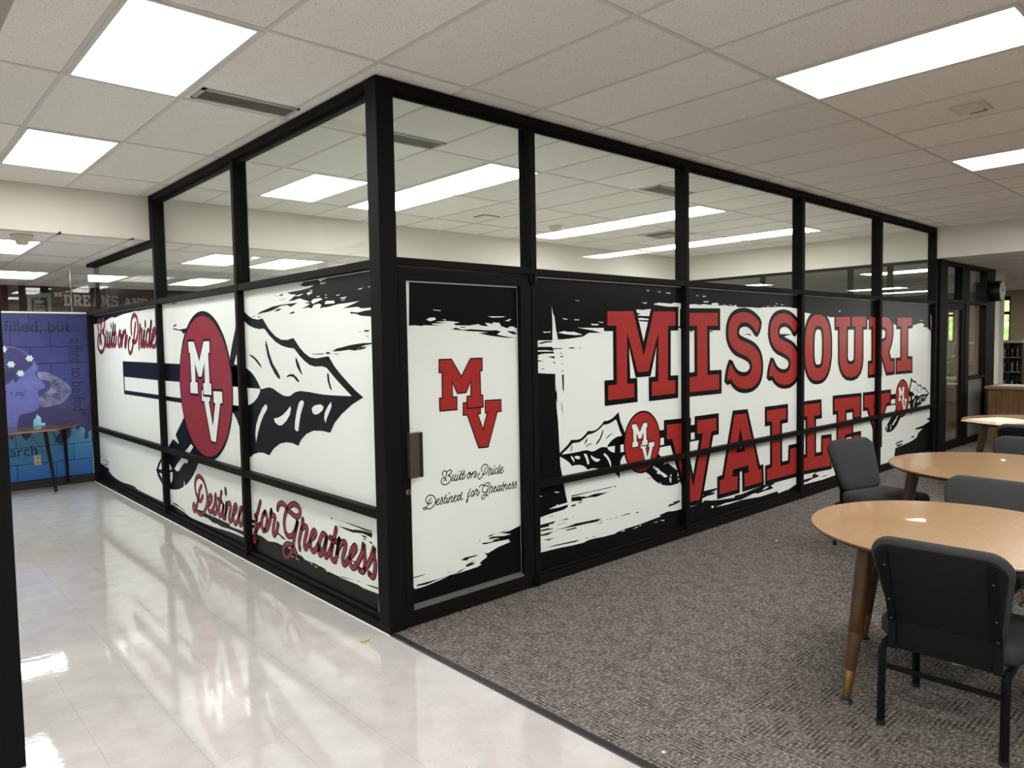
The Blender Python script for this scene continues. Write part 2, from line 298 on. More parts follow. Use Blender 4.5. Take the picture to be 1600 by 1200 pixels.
G = {'letters':{'M':[[[2007,1899],[2316,1905],[2445,1553],[2576,1907],[2876,1912],[2875,1793],[2770,1793],[2766,1341],[2871,1341],[2870,1229],[2548,1227],[2547,1341],[2634,1341],[2637,1736],
[2506,1427],[2368,1426],[2239,1740],[2234,1342],[2321,1341],[2323,1231],[2006,1227],[2005,1340],[2110,1341],[2110,1790],[2006,1790]]],'I':[[[3009,1902],[3517,1912],[3517,1796],[3345,
1796],[3350,1363],[3540,1362],[3540,1227],[3004,1228],[3005,1353],[3191,1360],[3191,1795],[3008,1794]]],'S':[[[4247,1824],[4194,1735],[4122,1787],[4039,1823],[3966,1829],[3893,1816],
[3848,1777],[3840,1733],[3859,1689],[3925,1661],[4053,1630],[4156,1595],[4230,1542],[4267,1479],[4279,1399],[4261,1313],[4207,1253],[4112,1215],[3996,1206],[3882,1222],[3793,1262],[3738,
1306],[3668,1309],[3722,1447],[3782,1392],[3849,1348],[3939,1327],[4019,1329],[4077,1357],[4106,1405],[4094,1454],[4042,1497],[3938,1530],[3826,1562],[3749,1610],[3700,1675],[3689,1745],
[3706,1820],[3760,1879],[3848,1913],[3960,1926],[4075,1913],[4169,1878]]],'S.1':[[[5008,1824],[4954,1735],[4883,1787],[4799,1823],[4727,1829],[4654,1816],[4609,1777],[4601,1733],[4620,
1689],[4685,1661],[4814,1630],[4917,1595],[4991,1542],[5027,1479],[5040,1399],[5022,1313],[4968,1253],[4873,1215],[4757,1206],[4643,1222],[4554,1262],[4499,1306],[4428,1309],[4483,1447],
[4543,1392],[4609,1348],[4699,1327],[4780,1329],[4838,1357],[4867,1405],[4855,1454],[4802,1497],[4699,1530],[4587,1562],[4510,1610],[4461,1675],[4450,1745],[4466,1820],[4521,1879],[4609,
1913],[4721,1926],[4836,1913],[4930,1878]]],'O':[[[5787,1570],[5784,1650],[5775,1708],[5760,1758],[5740,1801],[5714,1838],[5682,1869],[5645,1893],[5602,1910],[5552,1921],[5483,1924],
[5415,1921],[5365,1910],[5322,1893],[5285,1869],[5253,1838],[5227,1801],[5206,1758],[5192,1708],[5183,1650],[5180,1570],[5183,1489],[5192,1431],[5206,1381],[5227,1338],[5253,1301],[5285,
1270],[5322,1246],[5365,1229],[5415,1218],[5483,1215],[5552,1218],[5602,1229],[5645,1246],[5682,1270],[5714,1301],[5740,1338],[5760,1381],[5775,1431],[5784,1489]],[[5615,1576],[5613,
1653],[5608,1696],[5600,1730],[5588,1757],[5573,1778],[5554,1793],[5530,1802],[5487,1804],[5443,1802],[5419,1793],[5400,1778],[5385,1757],[5373,1730],[5365,1696],[5360,1653],[5358,1576],
[5360,1499],[5365,1456],[5373,1422],[5385,1395],[5400,1374],[5419,1359],[5443,1351],[5487,1348],[5530,1351],[5554,1359],[5573,1374],[5588,1395],[5600,1422],[5608,1456],[5613,1499]]],
'U':[[[5914,1902],[6277,1910],[6279,1802],[6190,1799],[6192,1435],[6213,1393],[6255,1368],[6302,1361],[6359,1366],[6411,1387],[6431,1429],[6431,1803],[6336,1803],[6334,1910],[6723,1918],
[6726,1804],[6616,1800],[6625,1424],[6611,1345],[6569,1278],[6489,1231],[6383,1213],[6305,1213],[6201,1226],[6112,1263],[6048,1325],[6014,1397],[6002,1796],[5916,1796]]],'R':[[[6843,
1914],[7326,1919],[7433,1903],[7496,1861],[7533,1801],[7542,1716],[7513,1619],[7460,1547],[7406,1488],[7490,1363],[7591,1365],[7595,1230],[7371,1227],[7204,1462],[7130,1461],[7133,1352],
[7177,1350],[7181,1220],[6833,1222],[6830,1352],[6935,1352],[6923,1805],[6846,1804]],[[7120,1800],[7269,1800],[7336,1776],[7362,1717],[7334,1645],[7259,1616],[7125,1611]]],'I.1':[[[7700,
1914],[8191,1924],[8195,1822],[8042,1815],[8047,1377],[8201,1373],[8206,1227],[7697,1230],[7693,1365],[7848,1367],[7840,1812],[7704,1808]]],'V':[[[2747,977],[3055,969],[3054,856],[2969,
859],[3128,397],[3278,854],[3189,857],[3190,974],[3492,973],[3492,860],[3413,858],[3228,274],[3060,279],[2821,852],[2746,855]]],'A':[[[3795,977],[4003,973],[4235,407],[4288,409],[4296,
279],[3975,275],[3970,407],[4056,405],[4039,475],[3771,470],[3755,403],[3849,400],[3849,273],[3544,272],[3544,401],[3618,404]],[[3897,843],[3983,616],[3822,616]]],'L':[[[4392,971],[4779,
969],[4780,857],[4654,855],[4664,390],[4858,388],[4870,543],[5029,542],[5032,272],[4399,277],[4399,392],[4496,394],[4493,857],[4392,858]]],'L.1':[[[5099,973],[5533,970],[5542,838],[5406,
838],[5412,396],[5607,391],[5609,569],[5788,565],[5793,248],[5106,276],[5105,410],[5245,405],[5240,849],[5100,852]]],'E':[[[5887,989],[6576,977],[6581,739],[6412,741],[6410,845],[6171,
846],[6174,686],[6355,684],[6358,560],[6169,560],[6172,406],[6393,401],[6390,527],[6578,525],[6585,246],[5883,259],[5880,397],[5986,398],[5983,852],[5889,853]]],'Y':[[[6699,977],[7026,
975],[7029,851],[6957,850],[7098,698],[7221,850],[7156,851],[7152,972],[7478,970],[7481,844],[7373,843],[7198,630],[7206,341],[6999,339],[6993,565],[6801,832],[6703,833]]]},'doorMV':{'M':[[[421,
1575],[509,1575],[586,1463],[663,1575],[753,1575],[752,1503],[733,1503],[736,1342],[753,1340],[755,1270],[630,1270],[631,1339],[662,1340],[662,1444],[619,1371],[555,1369],[509,1446],
[511,1342],[544,1341],[543,1269],[419,1270],[418,1341],[440,1340],[441,1505],[419,1504]]],'V':[[[600,1300],[630,1300],[733,1297],[732,1229],[707,1229],[753,1114],[799,1231],[778,1230],
[779,1303],[907,1301],[908,1231],[876,1231],[792,1009],[718,1012],[630,1230],[598,1230]]]},'door_top':[[[214,2055],[1131,2056],[1125,1767],[1099,1767],[1049,1773],[1028,1781],[999,1781],
[981,1768],[929,1781],[908,1773],[827,1801],[786,1803],[816,1781],[759,1785],[733,1795],[655,1785],[548,1787],[537,1797],[586,1805],[499,1812],[396,1808],[444,1802],[499,1800],[367,
1796],[384,1789],[444,1784],[384,1784],[314,1786],[296,1781],[245,1785],[206,1782]],[[516,1762],[554,1772],[603,1758],[667,1763],[812,1755],[887,1756],[921,1747],[886,1729],[955,1716],
[1055,1707],[962,1707],[825,1722],[732,1737],[812,1742],[732,1748],[667,1750],[597,1755]],[[974,1752],[1034,1748],[1073,1731],[1033,1728],[991,1742]],[[1063,1755],[1124,1739],[1124,
1708],[1084,1727],[1091,1736]],[[582,1777],[629,1777],[623,1772],[591,1772]]],'door_white':[[[329,1819],[356,1831],[394,1832],[400,1820],[361,1809]],[[378,1880],[440,1876],[437,1872],
[392,1875]],[[808,1845],[962,1846],[944,1841],[848,1837]],[[854,1807],[909,1804],[925,1781],[880,1769],[836,1777],[820,1796],[854,1799]],[[958,1817],[993,1829],[1014,1830],[993,1814]],
[[445,1822],[478,1822],[475,1814]]],'door_bot':[[[1122,444],[968,425],[890,424],[982,401],[918,400],[807,416],[779,403],[847,400],[967,367],[956,362],[975,350],[860,336],[777,314],[746,
322],[768,300],[762,288],[722,275],[701,259],[725,254],[688,244],[551,239],[469,240],[388,228],[280,217],[205,216],[191,231],[188,125],[1115,127]],[[721,386],[738,390],[799,383],[833,
387],[806,395],[967,385],[960,370],[826,377],[751,377]],[[553,316],[585,326],[683,323],[686,316],[617,314],[601,304]],[[590,276],[672,293],[636,279],[669,276],[655,267],[596,262]],[[193,
291],[291,291],[259,286],[193,285]],[[211,231],[223,240],[371,238],[500,243],[590,261],[551,244],[383,235],[287,225]],[[435,258],[451,261],[488,259]],[[702,410],[718,413],[712,407]],
[[776,424],[800,430],[841,431],[793,419]],[[862,430],[957,434],[904,426]],[[1074,449],[1115,463],[1115,458]]],'A_black':[[[1275,2123],[2952,2130],[2951,1980],[2863,1986],[2795,1968],
[2574,1963],[2835,1946],[2889,1935],[2888,1767],[2663,1829],[2523,1859],[2363,1864],[2291,1826],[2093,1766],[1998,1773],[1883,1774],[1674,1775],[1840,1755],[1937,1737],[1797,1738],[1734,
1710],[1662,1703],[1591,1697],[1522,1692],[1464,1691],[1435,1686],[1266,1688]],[[1265,1643],[1424,1641],[1472,1641],[1531,1633],[1501,1625],[1424,1623],[1424,1611],[1357,1619],[1273,
1619]],[[1269,1610],[1423,1608],[1433,1594],[1347,1596],[1301,1592],[1268,1585]],[[1366,1572],[1432,1576],[1437,1558]],[[1411,1534],[1439,1533],[1439,1522]],[[1274,1665],[1340,1680],
[1415,1681],[1406,1673],[1358,1671],[1302,1662]],[[1472,1637],[1531,1635],[1506,1623]],[[1575,1631],[1621,1636],[1651,1626],[1590,1625]],[[1668,1626],[1702,1632],[1712,1628]],[[1463,
1681],[1527,1677],[1473,1678]],[[1481,1595],[1515,1596],[1510,1589]],[[1486,1573],[1525,1575],[1510,1563]],[[1499,1525],[1519,1521],[1504,1518]],[[1294,1493],[1341,1490],[1317,1486]],
[[1503,1474],[1528,1471],[1513,1463]],[[1273,1576],[1289,1574],[1272,1568]],[[1272,1552],[1328,1543],[1272,1542]],[[2339,1905],[2412,1909],[2511,1906],[2461,1900],[2339,1898]],[[2345,
1868],[2529,1868],[2529,1847],[2424,1854],[2345,1851]],[[2369,1838],[2529,1836],[2523,1822],[2411,1827]],[[1265,1468],[1440,1450],[1439,1334],[1445,1325],[1449,1209],[1462,1106],[1473,
899],[1478,796],[1499,717],[1512,646],[1513,657],[1526,593],[1545,527],[1552,487],[1509,474],[1411,470],[1325,464],[1268,457]],[[1506,1443],[1527,1442],[1525,1329],[1513,1330]],[[1514,
1379],[1526,1375],[1522,1300]],[[1494,1260],[1508,1212],[1512,1150],[1501,1205]],[[1443,1379],[1454,1311],[1457,1242],[1446,1277]],[[1263,214],[1455,206],[1585,197],[1709,193],[1772,
202],[1924,198],[2082,197],[2199,206],[2393,209],[2519,217],[2661,224],[2635,237],[2754,248],[2849,238],[2953,235],[2952,11],[1260,52]],[[1586,563],[1821,562],[2042,563],[2042,557],
[1810,557],[1591,555]],[[2059,564],[2093,561],[2087,553],[2062,557]],[[1589,550],[1663,545],[1756,529],[1842,537],[2002,526],[1863,512],[1777,520],[1693,519],[1714,504],[1641,515],[1588,
520]],[[1585,493],[1631,494],[1631,482],[1590,481]],[[1651,499],[1709,501],[1682,491]],[[1320,233],[1406,236],[1678,224],[1626,215],[1406,229]],[[1300,295],[1407,288],[1349,281]],[[1265,
336],[1408,337],[1341,321],[1275,327]],[[1404,342],[1537,343],[1628,351],[1753,345],[1872,342],[1926,337],[1871,329],[1948,321],[1817,324],[1753,328],[1648,330],[1537,336]],[[1514,324],
[1628,324],[1648,313],[1546,315]],[[1267,406],[1424,407],[1400,392],[1361,393],[1351,381],[1266,383]],[[1266,369],[1342,369],[1414,354],[1275,359]],[[1858,306],[1939,309],[1915,302]],
[[1976,321],[1999,321],[1993,315]],[[2016,320],[2044,320],[2038,314]],[[2063,316],[2107,317],[2101,312]],[[2128,319],[2254,322],[2260,315],[2189,314]],[[2324,306],[2351,317],[2376,305]],
[[1470,401],[1528,404],[1553,405],[1543,396]],[[1588,404],[1614,408],[1609,404]],[[1438,375],[1478,378],[1468,372]],[[1488,377],[1542,377],[1507,373]],[[1348,451],[1415,445],[1381,444]],
[[2752,287],[2782,306],[2850,302],[2823,314],[2930,317],[2930,303],[2850,289]],[[2457,564],[2548,562],[2497,559]],[[1730,225],[1773,220],[1741,217]],[[1799,219],[1870,211],[1815,212]],
[[3062,2137],[4837,2137],[4947,2137],[4949,1977],[4830,1989],[4665,1990],[4442,1980],[4319,1978],[4244,1969],[4169,1971],[4067,1972],[3980,1971],[3840,1970],[3826,1990],[3771,1978],
[3717,1973],[3690,1980],[3544,1978],[3428,1993],[3415,1979],[3365,1981],[3290,1984],[3241,1976],[3156,1981],[3061,1973]],[[3083,1752],[3131,1755],[3119,1745],[3095,1743]],[[3374,1745],
[3408,1753],[3450,1744],[3402,1741]],[[3938,1709],[4038,1725],[4096,1716],[4082,1708],[4024,1716]],[[4382,1728],[4428,1720],[4421,1704]],[[4610,1719],[4816,1718],[4900,1716],[4766,1699],
[4733,1687],[4643,1695]],[[3910,1696],[3959,1701],[3931,1692]],[[3048,231],[3151,233],[3251,237],[3305,255],[3389,240],[3512,225],[3525,206],[3652,193],[3782,179],[3678,178],[3475,166],
[3678,157],[3916,161],[4282,137],[4459,140],[4612,140],[4628,114],[4833,129],[4801,115],[4947,161],[4948,65],[3047,51]],[[3512,223],[3795,202],[3809,219],[3943,215],[4138,230],[4281,
238],[4444,243],[4573,229],[4474,215],[4532,186],[4459,180],[4355,182],[4209,174],[4082,179],[3916,164],[3678,174],[3512,205]],[[3251,341],[3500,336],[3513,321],[3401,310],[3475,304],
[3450,287],[3353,287],[3281,279],[3251,291],[3293,301]],[[3862,373],[3916,360],[3869,351]],[[5139,2132],[6852,2132],[7082,2127],[7089,1852],[6858,1874],[6746,1884],[6316,1896],[5939,
1903],[5770,1898],[5699,1912],[5537,1924],[5336,1931],[5141,1941]],[[7140,2128],[8705,2150],[9064,2149],[9083,1732],[8814,1781],[8556,1791],[8236,1826],[7932,1812],[7703,1811],[7544,
1843],[7148,1853]],[[5140,127],[5337,124],[5611,117],[5946,125],[6249,140],[6623,155],[6790,152],[7078,146],[7085,-113],[5142,19]],[[5359,199],[5482,225],[5437,199],[5522,180],[5518,
164],[5381,160],[5249,147],[5162,149],[5183,179],[5381,175]],[[5587,155],[5740,158],[5657,145]],[[9017,585],[8903,567],[8981,536],[8792,522],[8906,486],[8647,441],[8648,401],[8504,361],
[8435,302],[8294,278],[8156,263],[7853,247],[7691,240],[7661,156],[7666,18],[9049,-157]],[[7673,304],[7917,319],[7951,303],[7721,289]],[[7706,273],[7952,281],[7853,253],[7755,251]],
[[8341,429],[8610,444],[8833,422],[8722,408],[8466,405]],[[8205,325],[8344,344],[8328,313]]],'A_white':[[[1412,1924],[1424,1872],[1438,1853],[1451,1765],[1473,1685],[1531,1630],[1414,
1631],[1418,1806]],[[1322,1747],[1369,1745],[1393,1751],[1397,1742],[1332,1739]],[[1645,1973],[1708,1968],[1677,1966]],[[1520,1843],[1554,1837],[1579,1835],[1554,1831],[1525,1837]],
[[1634,1834],[1695,1835],[1690,1828],[1639,1829]],[[1820,1803],[1905,1802],[1900,1793],[1830,1794]],[[1900,1821],[1962,1816],[1949,1809]],[[2488,2071],[2506,2080],[2525,2067]],[[2633,
2073],[2688,2065],[2652,2063]],[[2743,2065],[2809,2066],[2803,2058],[2750,2059]],[[2423,1975],[2499,1977],[2474,1966]],[[1469,1740],[1543,1752],[1563,1745],[1643,1745],[1729,1724],[1652,
1721],[1552,1728]],[[2340,1918],[2437,1917],[2555,1928],[2542,1874],[2511,1868],[2345,1872],[2412,1884],[2342,1898]],[[2375,1848],[2523,1843],[2516,1836],[2411,1838]],[[2375,1819],[2523,
1822],[2510,1797],[2490,1736],[2448,1633],[2380,1797]],[[2574,1967],[2651,1980],[2849,1974],[2931,1984],[2930,1940],[2849,1938],[2822,1953]],[[2900,1943],[2941,1952],[2940,1791],[2899,
1790]],[[1709,1750],[1798,1759],[1861,1750],[2087,1730],[2087,1763],[1992,1766],[1916,1775],[1883,1770],[1684,1776],[1840,1757],[1948,1741]],[[1354,502],[1426,515],[1446,524],[1451,
515],[1545,520],[1550,504],[1460,498]],[[1407,616],[1428,617],[1470,607],[1443,605]],[[1273,610],[1297,604],[1276,601]],[[1837,205],[1925,205],[2071,202],[2088,191],[1924,194],[1858,
200]],[[2144,193],[2193,201],[2187,189]],[[2289,185],[2344,197],[2356,188]],[[2368,194],[2399,206],[2393,193]],[[2557,187],[2615,192],[2611,184]],[[2645,193],[2711,187],[2700,178]],
[[3290,2009],[3375,2011],[3365,2001],[3296,2000]],[[3180,2056],[3211,2058],[3207,2047]],[[3275,2055],[3335,2056],[3321,2048],[3284,2048]],[[3428,1995],[3505,2000],[3537,1990],[3479,
1975],[3434,1979]],[[3596,1990],[3649,1989],[3636,1984]],[[3703,1989],[3757,1985],[3737,1979]],[[4552,2021],[4600,2022],[4584,2014]],[[4657,2017],[4722,2009],[4689,2005]],[[4396,1992],
[4450,1991],[4396,1984]],[[4529,2000],[4584,2000],[4537,1994]],[[3407,187],[3450,184],[3444,164],[3413,168]],[[3971,169],[4138,189],[4209,182],[4195,169],[4082,172]],[[4303,197],[4355,
216],[4429,220],[4421,206],[4355,197]],[[4635,136],[4801,131],[4753,122],[4643,126]],[[5974,1978],[6048,1971],[5999,1962]],[[8219,1816],[8410,1842],[8553,1856],[8682,1831],[8591,1804],
[8813,1792],[8739,1779],[8342,1797]],[[8462,1892],[8624,1893],[8588,1885]],[[8900,1965],[8926,1966],[8951,1739],[8927,1765]]],'B_black':[[[1478,2135],[1286,2134],[1205,2116],[1152,2118],
[1100,2108],[1036,2101],[1101,2085],[1025,2073],[893,2073],[950,2060],[1104,2052],[1293,2049],[1239,2034],[1158,2028],[1214,2008],[1283,1989],[1188,1990],[1108,1999],[1031,1983],[956,
1967],[1045,1963],[957,1954],[996,1943],[1080,1929],[984,1931],[934,1923],[908,1944],[835,1949],[799,1939],[825,1915],[789,1921],[718,1921],[581,1933],[472,1934],[320,1938],[452,1916],
[528,1903],[348,1905],[307,1893],[169,1892],[157,2125],[775,2134]],[[738,1881],[628,1894],[539,1898],[421,1896],[388,1886],[438,1882],[438,1868],[371,1864],[310,1849],[172,1839],[170,
1879],[268,1878],[350,1870],[412,1877],[562,1879],[641,1876]],[[1818,1918],[1745,1938],[1650,1950],[1543,1964],[1411,1970],[1244,1971],[1136,1971],[1190,1958],[1245,1948],[1299,1963],
[1398,1962],[1531,1938],[1622,1929],[1714,1926]],[[1517,1925],[1457,1944],[1385,1941],[1429,1930]],[[1283,1899],[1234,1913],[1187,1913],[1195,1902]],[[679,1637],[620,1656],[542,1664],
[466,1674],[381,1681],[299,1686],[180,1687],[180,1681],[279,1672],[351,1657],[383,1641],[467,1647],[577,1639]],[[378,1644],[330,1662],[250,1664],[290,1651]],[[668,1625],[578,1621],[623,
1618]],[[955,1623],[790,1625],[791,1619],[949,1619]],[[773,1623],[748,1634],[702,1631],[708,1621]],[[356,1759],[310,1755],[315,1752]],[[290,1754],[264,1764],[215,1760],[235,1753]],[[281,
1727],[231,1727],[236,1723]],[[1493,2042],[1449,2036],[1457,2032]],[[1435,2037],[1377,2045],[1352,2038],[1392,2032]],[[1416,2008],[1366,2007],[1366,2001]],[[1351,2010],[1317,2007],[1321,
2002]],[[1917,1906],[1851,1910],[1860,1903]],[[1811,1902],[1732,1902],[1780,1894]],[[6838,2143],[6835,2007],[6695,1997],[6645,2004],[6457,1998],[6407,2017],[6247,2017],[6065,2045],[5911,
2059],[5850,2048],[5746,2047],[5560,2065],[5480,2069],[5362,2075],[5154,2079],[4916,2091],[4900,2080],[4709,2083],[4492,2087],[4332,2085],[4220,2101],[4217,2124],[6811,2151]],[[4076,
2117],[4017,2114],[3926,2132],[4072,2145]],[[3822,2124],[3711,2114],[3577,2094],[3677,2092],[3801,2113]],[[3781,1867],[3689,1865],[3581,1851],[3387,1859],[3408,1829],[3463,1807],[3530,
1838],[3627,1845],[3745,1856]],[[3760,1886],[3683,1905],[3639,1894],[3724,1879]],[[6818,241],[6614,223],[6369,220],[6406,184],[6291,158],[6176,141],[5978,127],[5785,122],[5569,136],
[5311,145],[5191,121],[4722,118],[4272,118],[4031,123],[4026,143],[3859,130],[3665,118],[3511,97],[3361,96],[3033,105],[2840,114],[2655,127],[2478,137],[2243,143],[2131,135],[2034,209],
[1930,219],[1853,218],[1761,203],[1681,214],[1613,222],[1516,220],[1379,224],[1258,206],[1199,205],[1161,190],[1084,189],[991,191],[936,192],[882,191],[821,181],[760,181],[625,191],
[560,190],[688,176],[586,179],[444,183],[370,177],[198,184],[205,40],[1659,-67],[2211,-74],[3467,-80],[5605,-85],[6963,-83]],[[3285,205],[3161,210],[3023,200],[2830,204],[2647,201],
[2523,202],[2508,184],[2371,188],[2230,194],[2233,160],[2407,162],[2545,157],[2707,145],[2799,152],[2912,146],[3027,164],[3228,159]],[[4035,164],[3867,164],[3662,141],[3619,125],[3775,
147],[3916,147]],[[6647,299],[6506,304],[6370,299],[6373,281],[6493,292]],[[6739,238],[6579,244],[6421,270],[6488,238],[6613,232]],[[1602,292],[1579,303],[1499,289],[1458,276],[1443,
268],[1480,270],[1549,275],[1522,281]],[[1194,551],[1140,552],[1189,548]],[[2061,322],[1993,323],[2002,297],[2063,296]],[[2065,273],[2003,286],[2012,254],[2067,255]],[[770,548],[754,
555],[733,550],[742,544]],[[716,550],[603,553],[475,557],[353,555],[249,556],[257,548],[353,545],[460,550],[604,551]],[[676,515],[573,519],[477,522],[446,530],[353,539],[250,544],[258,
513],[354,521],[447,511],[478,504],[574,507]],[[389,506],[340,511],[307,506],[341,497]],[[373,487],[341,494],[315,484]],[[297,486],[263,488],[253,475],[279,476]],[[1084,189],[1000,196],
[955,186],[1066,184]],[[676,310],[655,306],[664,300]],[[512,322],[449,329],[473,314]],[[608,195],[476,203],[560,194]],[[353,210],[196,222],[196,213],[286,206]],[[453,205],[405,212],
[421,204]]],'B_white':[[[944,1969],[906,1983],[820,1984],[779,1975],[846,1964],[920,1952]],[[557,1970],[470,1973],[503,1963],[546,1964]],[[344,2010],[276,2014],[311,2006]],[[758,1942],
[739,1961],[630,1957],[625,1941],[717,1941]],[[1002,2028],[952,2032],[915,2025],[978,2013]],[[547,1954],[483,1958],[525,1951]],[[611,1990],[547,1992],[584,1985]],[[868,2000],[813,1998],
[844,1991]],[[755,1984],[709,1982],[738,1978]],[[748,2003],[719,1999],[737,1995]],[[836,2106],[688,2118],[706,2104],[777,2096],[802,2086]],[[814,2079],[725,2081],[743,2073],[803,2072]],
[[226,2015],[192,2017],[192,2011]],[[1186,2019],[1041,2028],[1107,2014]],[[963,2046],[914,2040],[927,2033]],[[1410,224],[1373,225],[1379,219],[1405,219]],[[1367,172],[1331,174],[1342,
166],[1367,166]],[[1301,174],[1249,169],[1261,164],[1301,169]],[[1349,209],[1313,209],[1324,203],[1347,203]],[[1085,186],[1047,183],[1052,175]],[[1029,178],[969,176],[983,170]],[[1085,
186],[1047,181],[1052,173]],[[1029,176],[969,176],[983,168]],[[874,182],[821,181],[830,174]],[[760,181],[709,189],[601,184],[692,180]],[[592,188],[496,188],[560,181]]],'emblem':{'black':[[[1236,
1045],[1441,926],[1554,875],[1678,839],[1814,821],[1950,831],[2106,710],[2261,628],[2415,582],[2568,577],[2722,596],[2855,497],[2972,433],[3087,392],[3221,381],[3481,404],[3599,303],
[3708,233],[3864,147],[4007,73],[4128,25],[3918,-51],[3710,-155],[3565,-251],[3469,-356],[3304,-349],[3113,-362],[2952,-409],[2825,-480],[2757,-553],[2611,-536],[2459,-540],[2300,-569],
[2134,-639],[2003,-733],[1864,-718],[1715,-726],[1559,-763],[1450,-811],[1348,-881],[1217,-1014],[1159,-475],[1077,-377],[981,-312],[860,-271],[938,396],[1051,593],[1146,740]],[[-3972,
307],[-2010,293],[277,278],[1181,272],[1127,-279],[-1037,-276],[-3978,-266]],[[-883,-478],[-1285,-760],[-1144,-890],[-1412,-837],[-1623,-963],[-1993,-1167],[-2169,-1276],[-2312,-1405],
[-2233,-1497],[-2112,-1563],[-1991,-1608],[-1621,-1622],[-1379,-1594],[-1172,-1551],[-1025,-1502],[-990,-1399],[-953,-1479],[-765,-1389],[-593,-1285],[-463,-1178],[-391,-1107],[-47,
-929],[166,-736],[-295,-511]]],'white':[[[1143,296],[1063,302],[1156,428],[1253,606],[1328,773],[1392,824],[1443,811],[1544,767],[1694,731],[1842,712],[1988,715],[2123,631],[2278,560],
[2432,515],[2583,493],[2730,484],[2849,410],[2966,351],[3081,311],[3196,297],[3347,302],[3438,288],[3507,245],[3660,158],[3793,90],[3914,28],[3652,21],[3420,19],[3253,23],[3062,33],
[2842,38],[2716,20],[2607,-22],[2542,-32],[2433,-29],[2301,2],[2167,41],[2062,50],[1954,37],[1867,21],[1819,35],[1763,97],[1668,166],[1571,216],[1457,251],[1341,289]],[[-3902,37],[-2016,
24],[-1641,26],[1025,25],[1157,23],[1155,-207],[1008,-207],[-1028,-207],[-2003,-202],[-3905,-197]],[[1435,22],[1818,25],[1808,-14],[1735,-79],[1615,-141],[1456,-186]],[[-618,-837],[-538,
-875],[-686,-967],[-817,-1044],[-783,-1096],[-828,-1138],[-952,-1142],[-1102,-1225],[-1210,-1294],[-1313,-1306],[-1403,-1283],[-1270,-1196],[-1012,-1065],[-875,-962]],[[-1990,-1217],
[-1989,-1367],[-2189,-1375]],[[-2159,-1437],[-2014,-1430],[-2009,-1510]],[[-1628,-1227],[-1518,-1302],[-1627,-1329]],[[-1623,-1368],[-1494,-1342],[-1525,-1468],[-1610,-1537]],[[1957,
-145],[1996,-168],[1986,-204],[1877,-286],[1796,-373],[1710,-493],[1644,-618],[1633,-510],[1668,-403],[1753,-294],[1861,-195]],[[2588,-137],[2607,-165],[2570,-234],[2477,-307],[2362,
-361],[2272,-365],[2193,-341],[2162,-298],[2278,-281],[2394,-244],[2508,-189]],[[2896,-61],[2919,-83],[2891,-131],[2834,-208],[2796,-304],[2765,-391],[2727,-398],[2682,-378],[2697,-292],
[2743,-185],[2802,-89],[2845,-66]],[[3089,-134],[3150,-101],[3284,-81],[3348,-102],[3327,-138],[3240,-179],[3163,-195],[3106,-178]],[[3506,-46],[3513,-89],[3473,-143],[3415,-208],[3374,
-266],[3354,-212],[3372,-158],[3440,-93]]],'mark':[[[1512,419],[1639,409],[1761,363],[1855,308],[1895,258],[1782,312],[1662,373]],[[2020,590],[2056,533],[2106,434],[2190,316],[2287,
248],[2361,181],[2363,152],[2314,156],[2216,218],[2119,306],[2046,414],[2007,524]],[[2761,396],[2794,368],[2842,313],[2893,231],[2905,202],[2856,230],[2788,284],[2756,349]],[[2526,185],
[2604,210],[2689,212],[2770,181],[2829,140],[2812,126],[2767,139],[2697,179],[2623,187],[2536,174]],[[3462,244],[3479,223],[3492,154],[3540,60],[3488,88],[3448,161],[3442,222]]],'M':[[[-561,
599],[-336,597],[-152,329],[42,597],[254,596],[249,445],[195,444],[204,40],[262,38],[258,-110],[-27,-113],[-35,34],[33,37],[38,311],[-85,123],[-202,118],[-330,306],[-331,43],[-256,38],
[-256,-113],[-549,-116],[-546,37],[-486,37],[-501,445],[-548,447]]],'V':[[[-101,-59],[206,-53],[190,-197],[143,-200],[263,-524],[385,-209],[328,-208],[328,-58],[635,-53],[631,-201],
[554,-205],[347,-727],[179,-722],[-21,-206],[-106,-207]]]},'place':{'B':[-2.9795152182772906,1.3441074623506757,0.6471438732726589,0.6522250162994548,1],'A1':[2.4224561855758284,0.8668416116524716,
0.23797698377317555,0.2508683949820011,-1],'A2':[7.900500311213278,0.8705769410226311,0.24204949489983107,0.2500720060451679,1]},'ovalred':[-0.0055,-0.009,0.9697,0.944],'script_dest':[[[-3156,
437],[-3212,389],[-3240,327],[-3278,262],[-3328,195],[-3373,176],[-3401,202],[-3376,239],[-3335,223],[-3288,183],[-3196,172],[-3111,208],[-3044,276],[-3022,344],[-3038,421],[-3099,492],
[-3197,521],[-3283,490],[-3322,426],[-3309,361],[-3256,313],[-3192,297],[-3129,350]],[[-2989,292],[-2920,338],[-2907,375],[-2944,384],[-2987,349],[-3006,296],[-2998,248],[-2957,233],
[-2900,263],[-2840,329],[-2815,415],[-2809,348],[-2798,293],[-2826,243],[-2880,235]],[[-2676,449],[-2721,361],[-2758,272],[-2738,234],[-2700,254],[-2658,302],[-2631,360],[-2661,281],
[-2661,239],[-2634,237],[-2599,284],[-2566,371]],[[-2760,379],[-2675,368]],[[-2582,489],[-2579,452]],[[-2566,371],[-2592,306],[-2612,234]],[[-2593,292],[-2538,368],[-2491,382],[-2485,
343],[-2523,269],[-2520,233],[-2481,239],[-2431,298],[-2373,338],[-2349,374],[-2376,387],[-2413,354],[-2436,297],[-2424,242],[-2387,229],[-2344,260],[-2290,331],[-2237,379]],[[-2229,
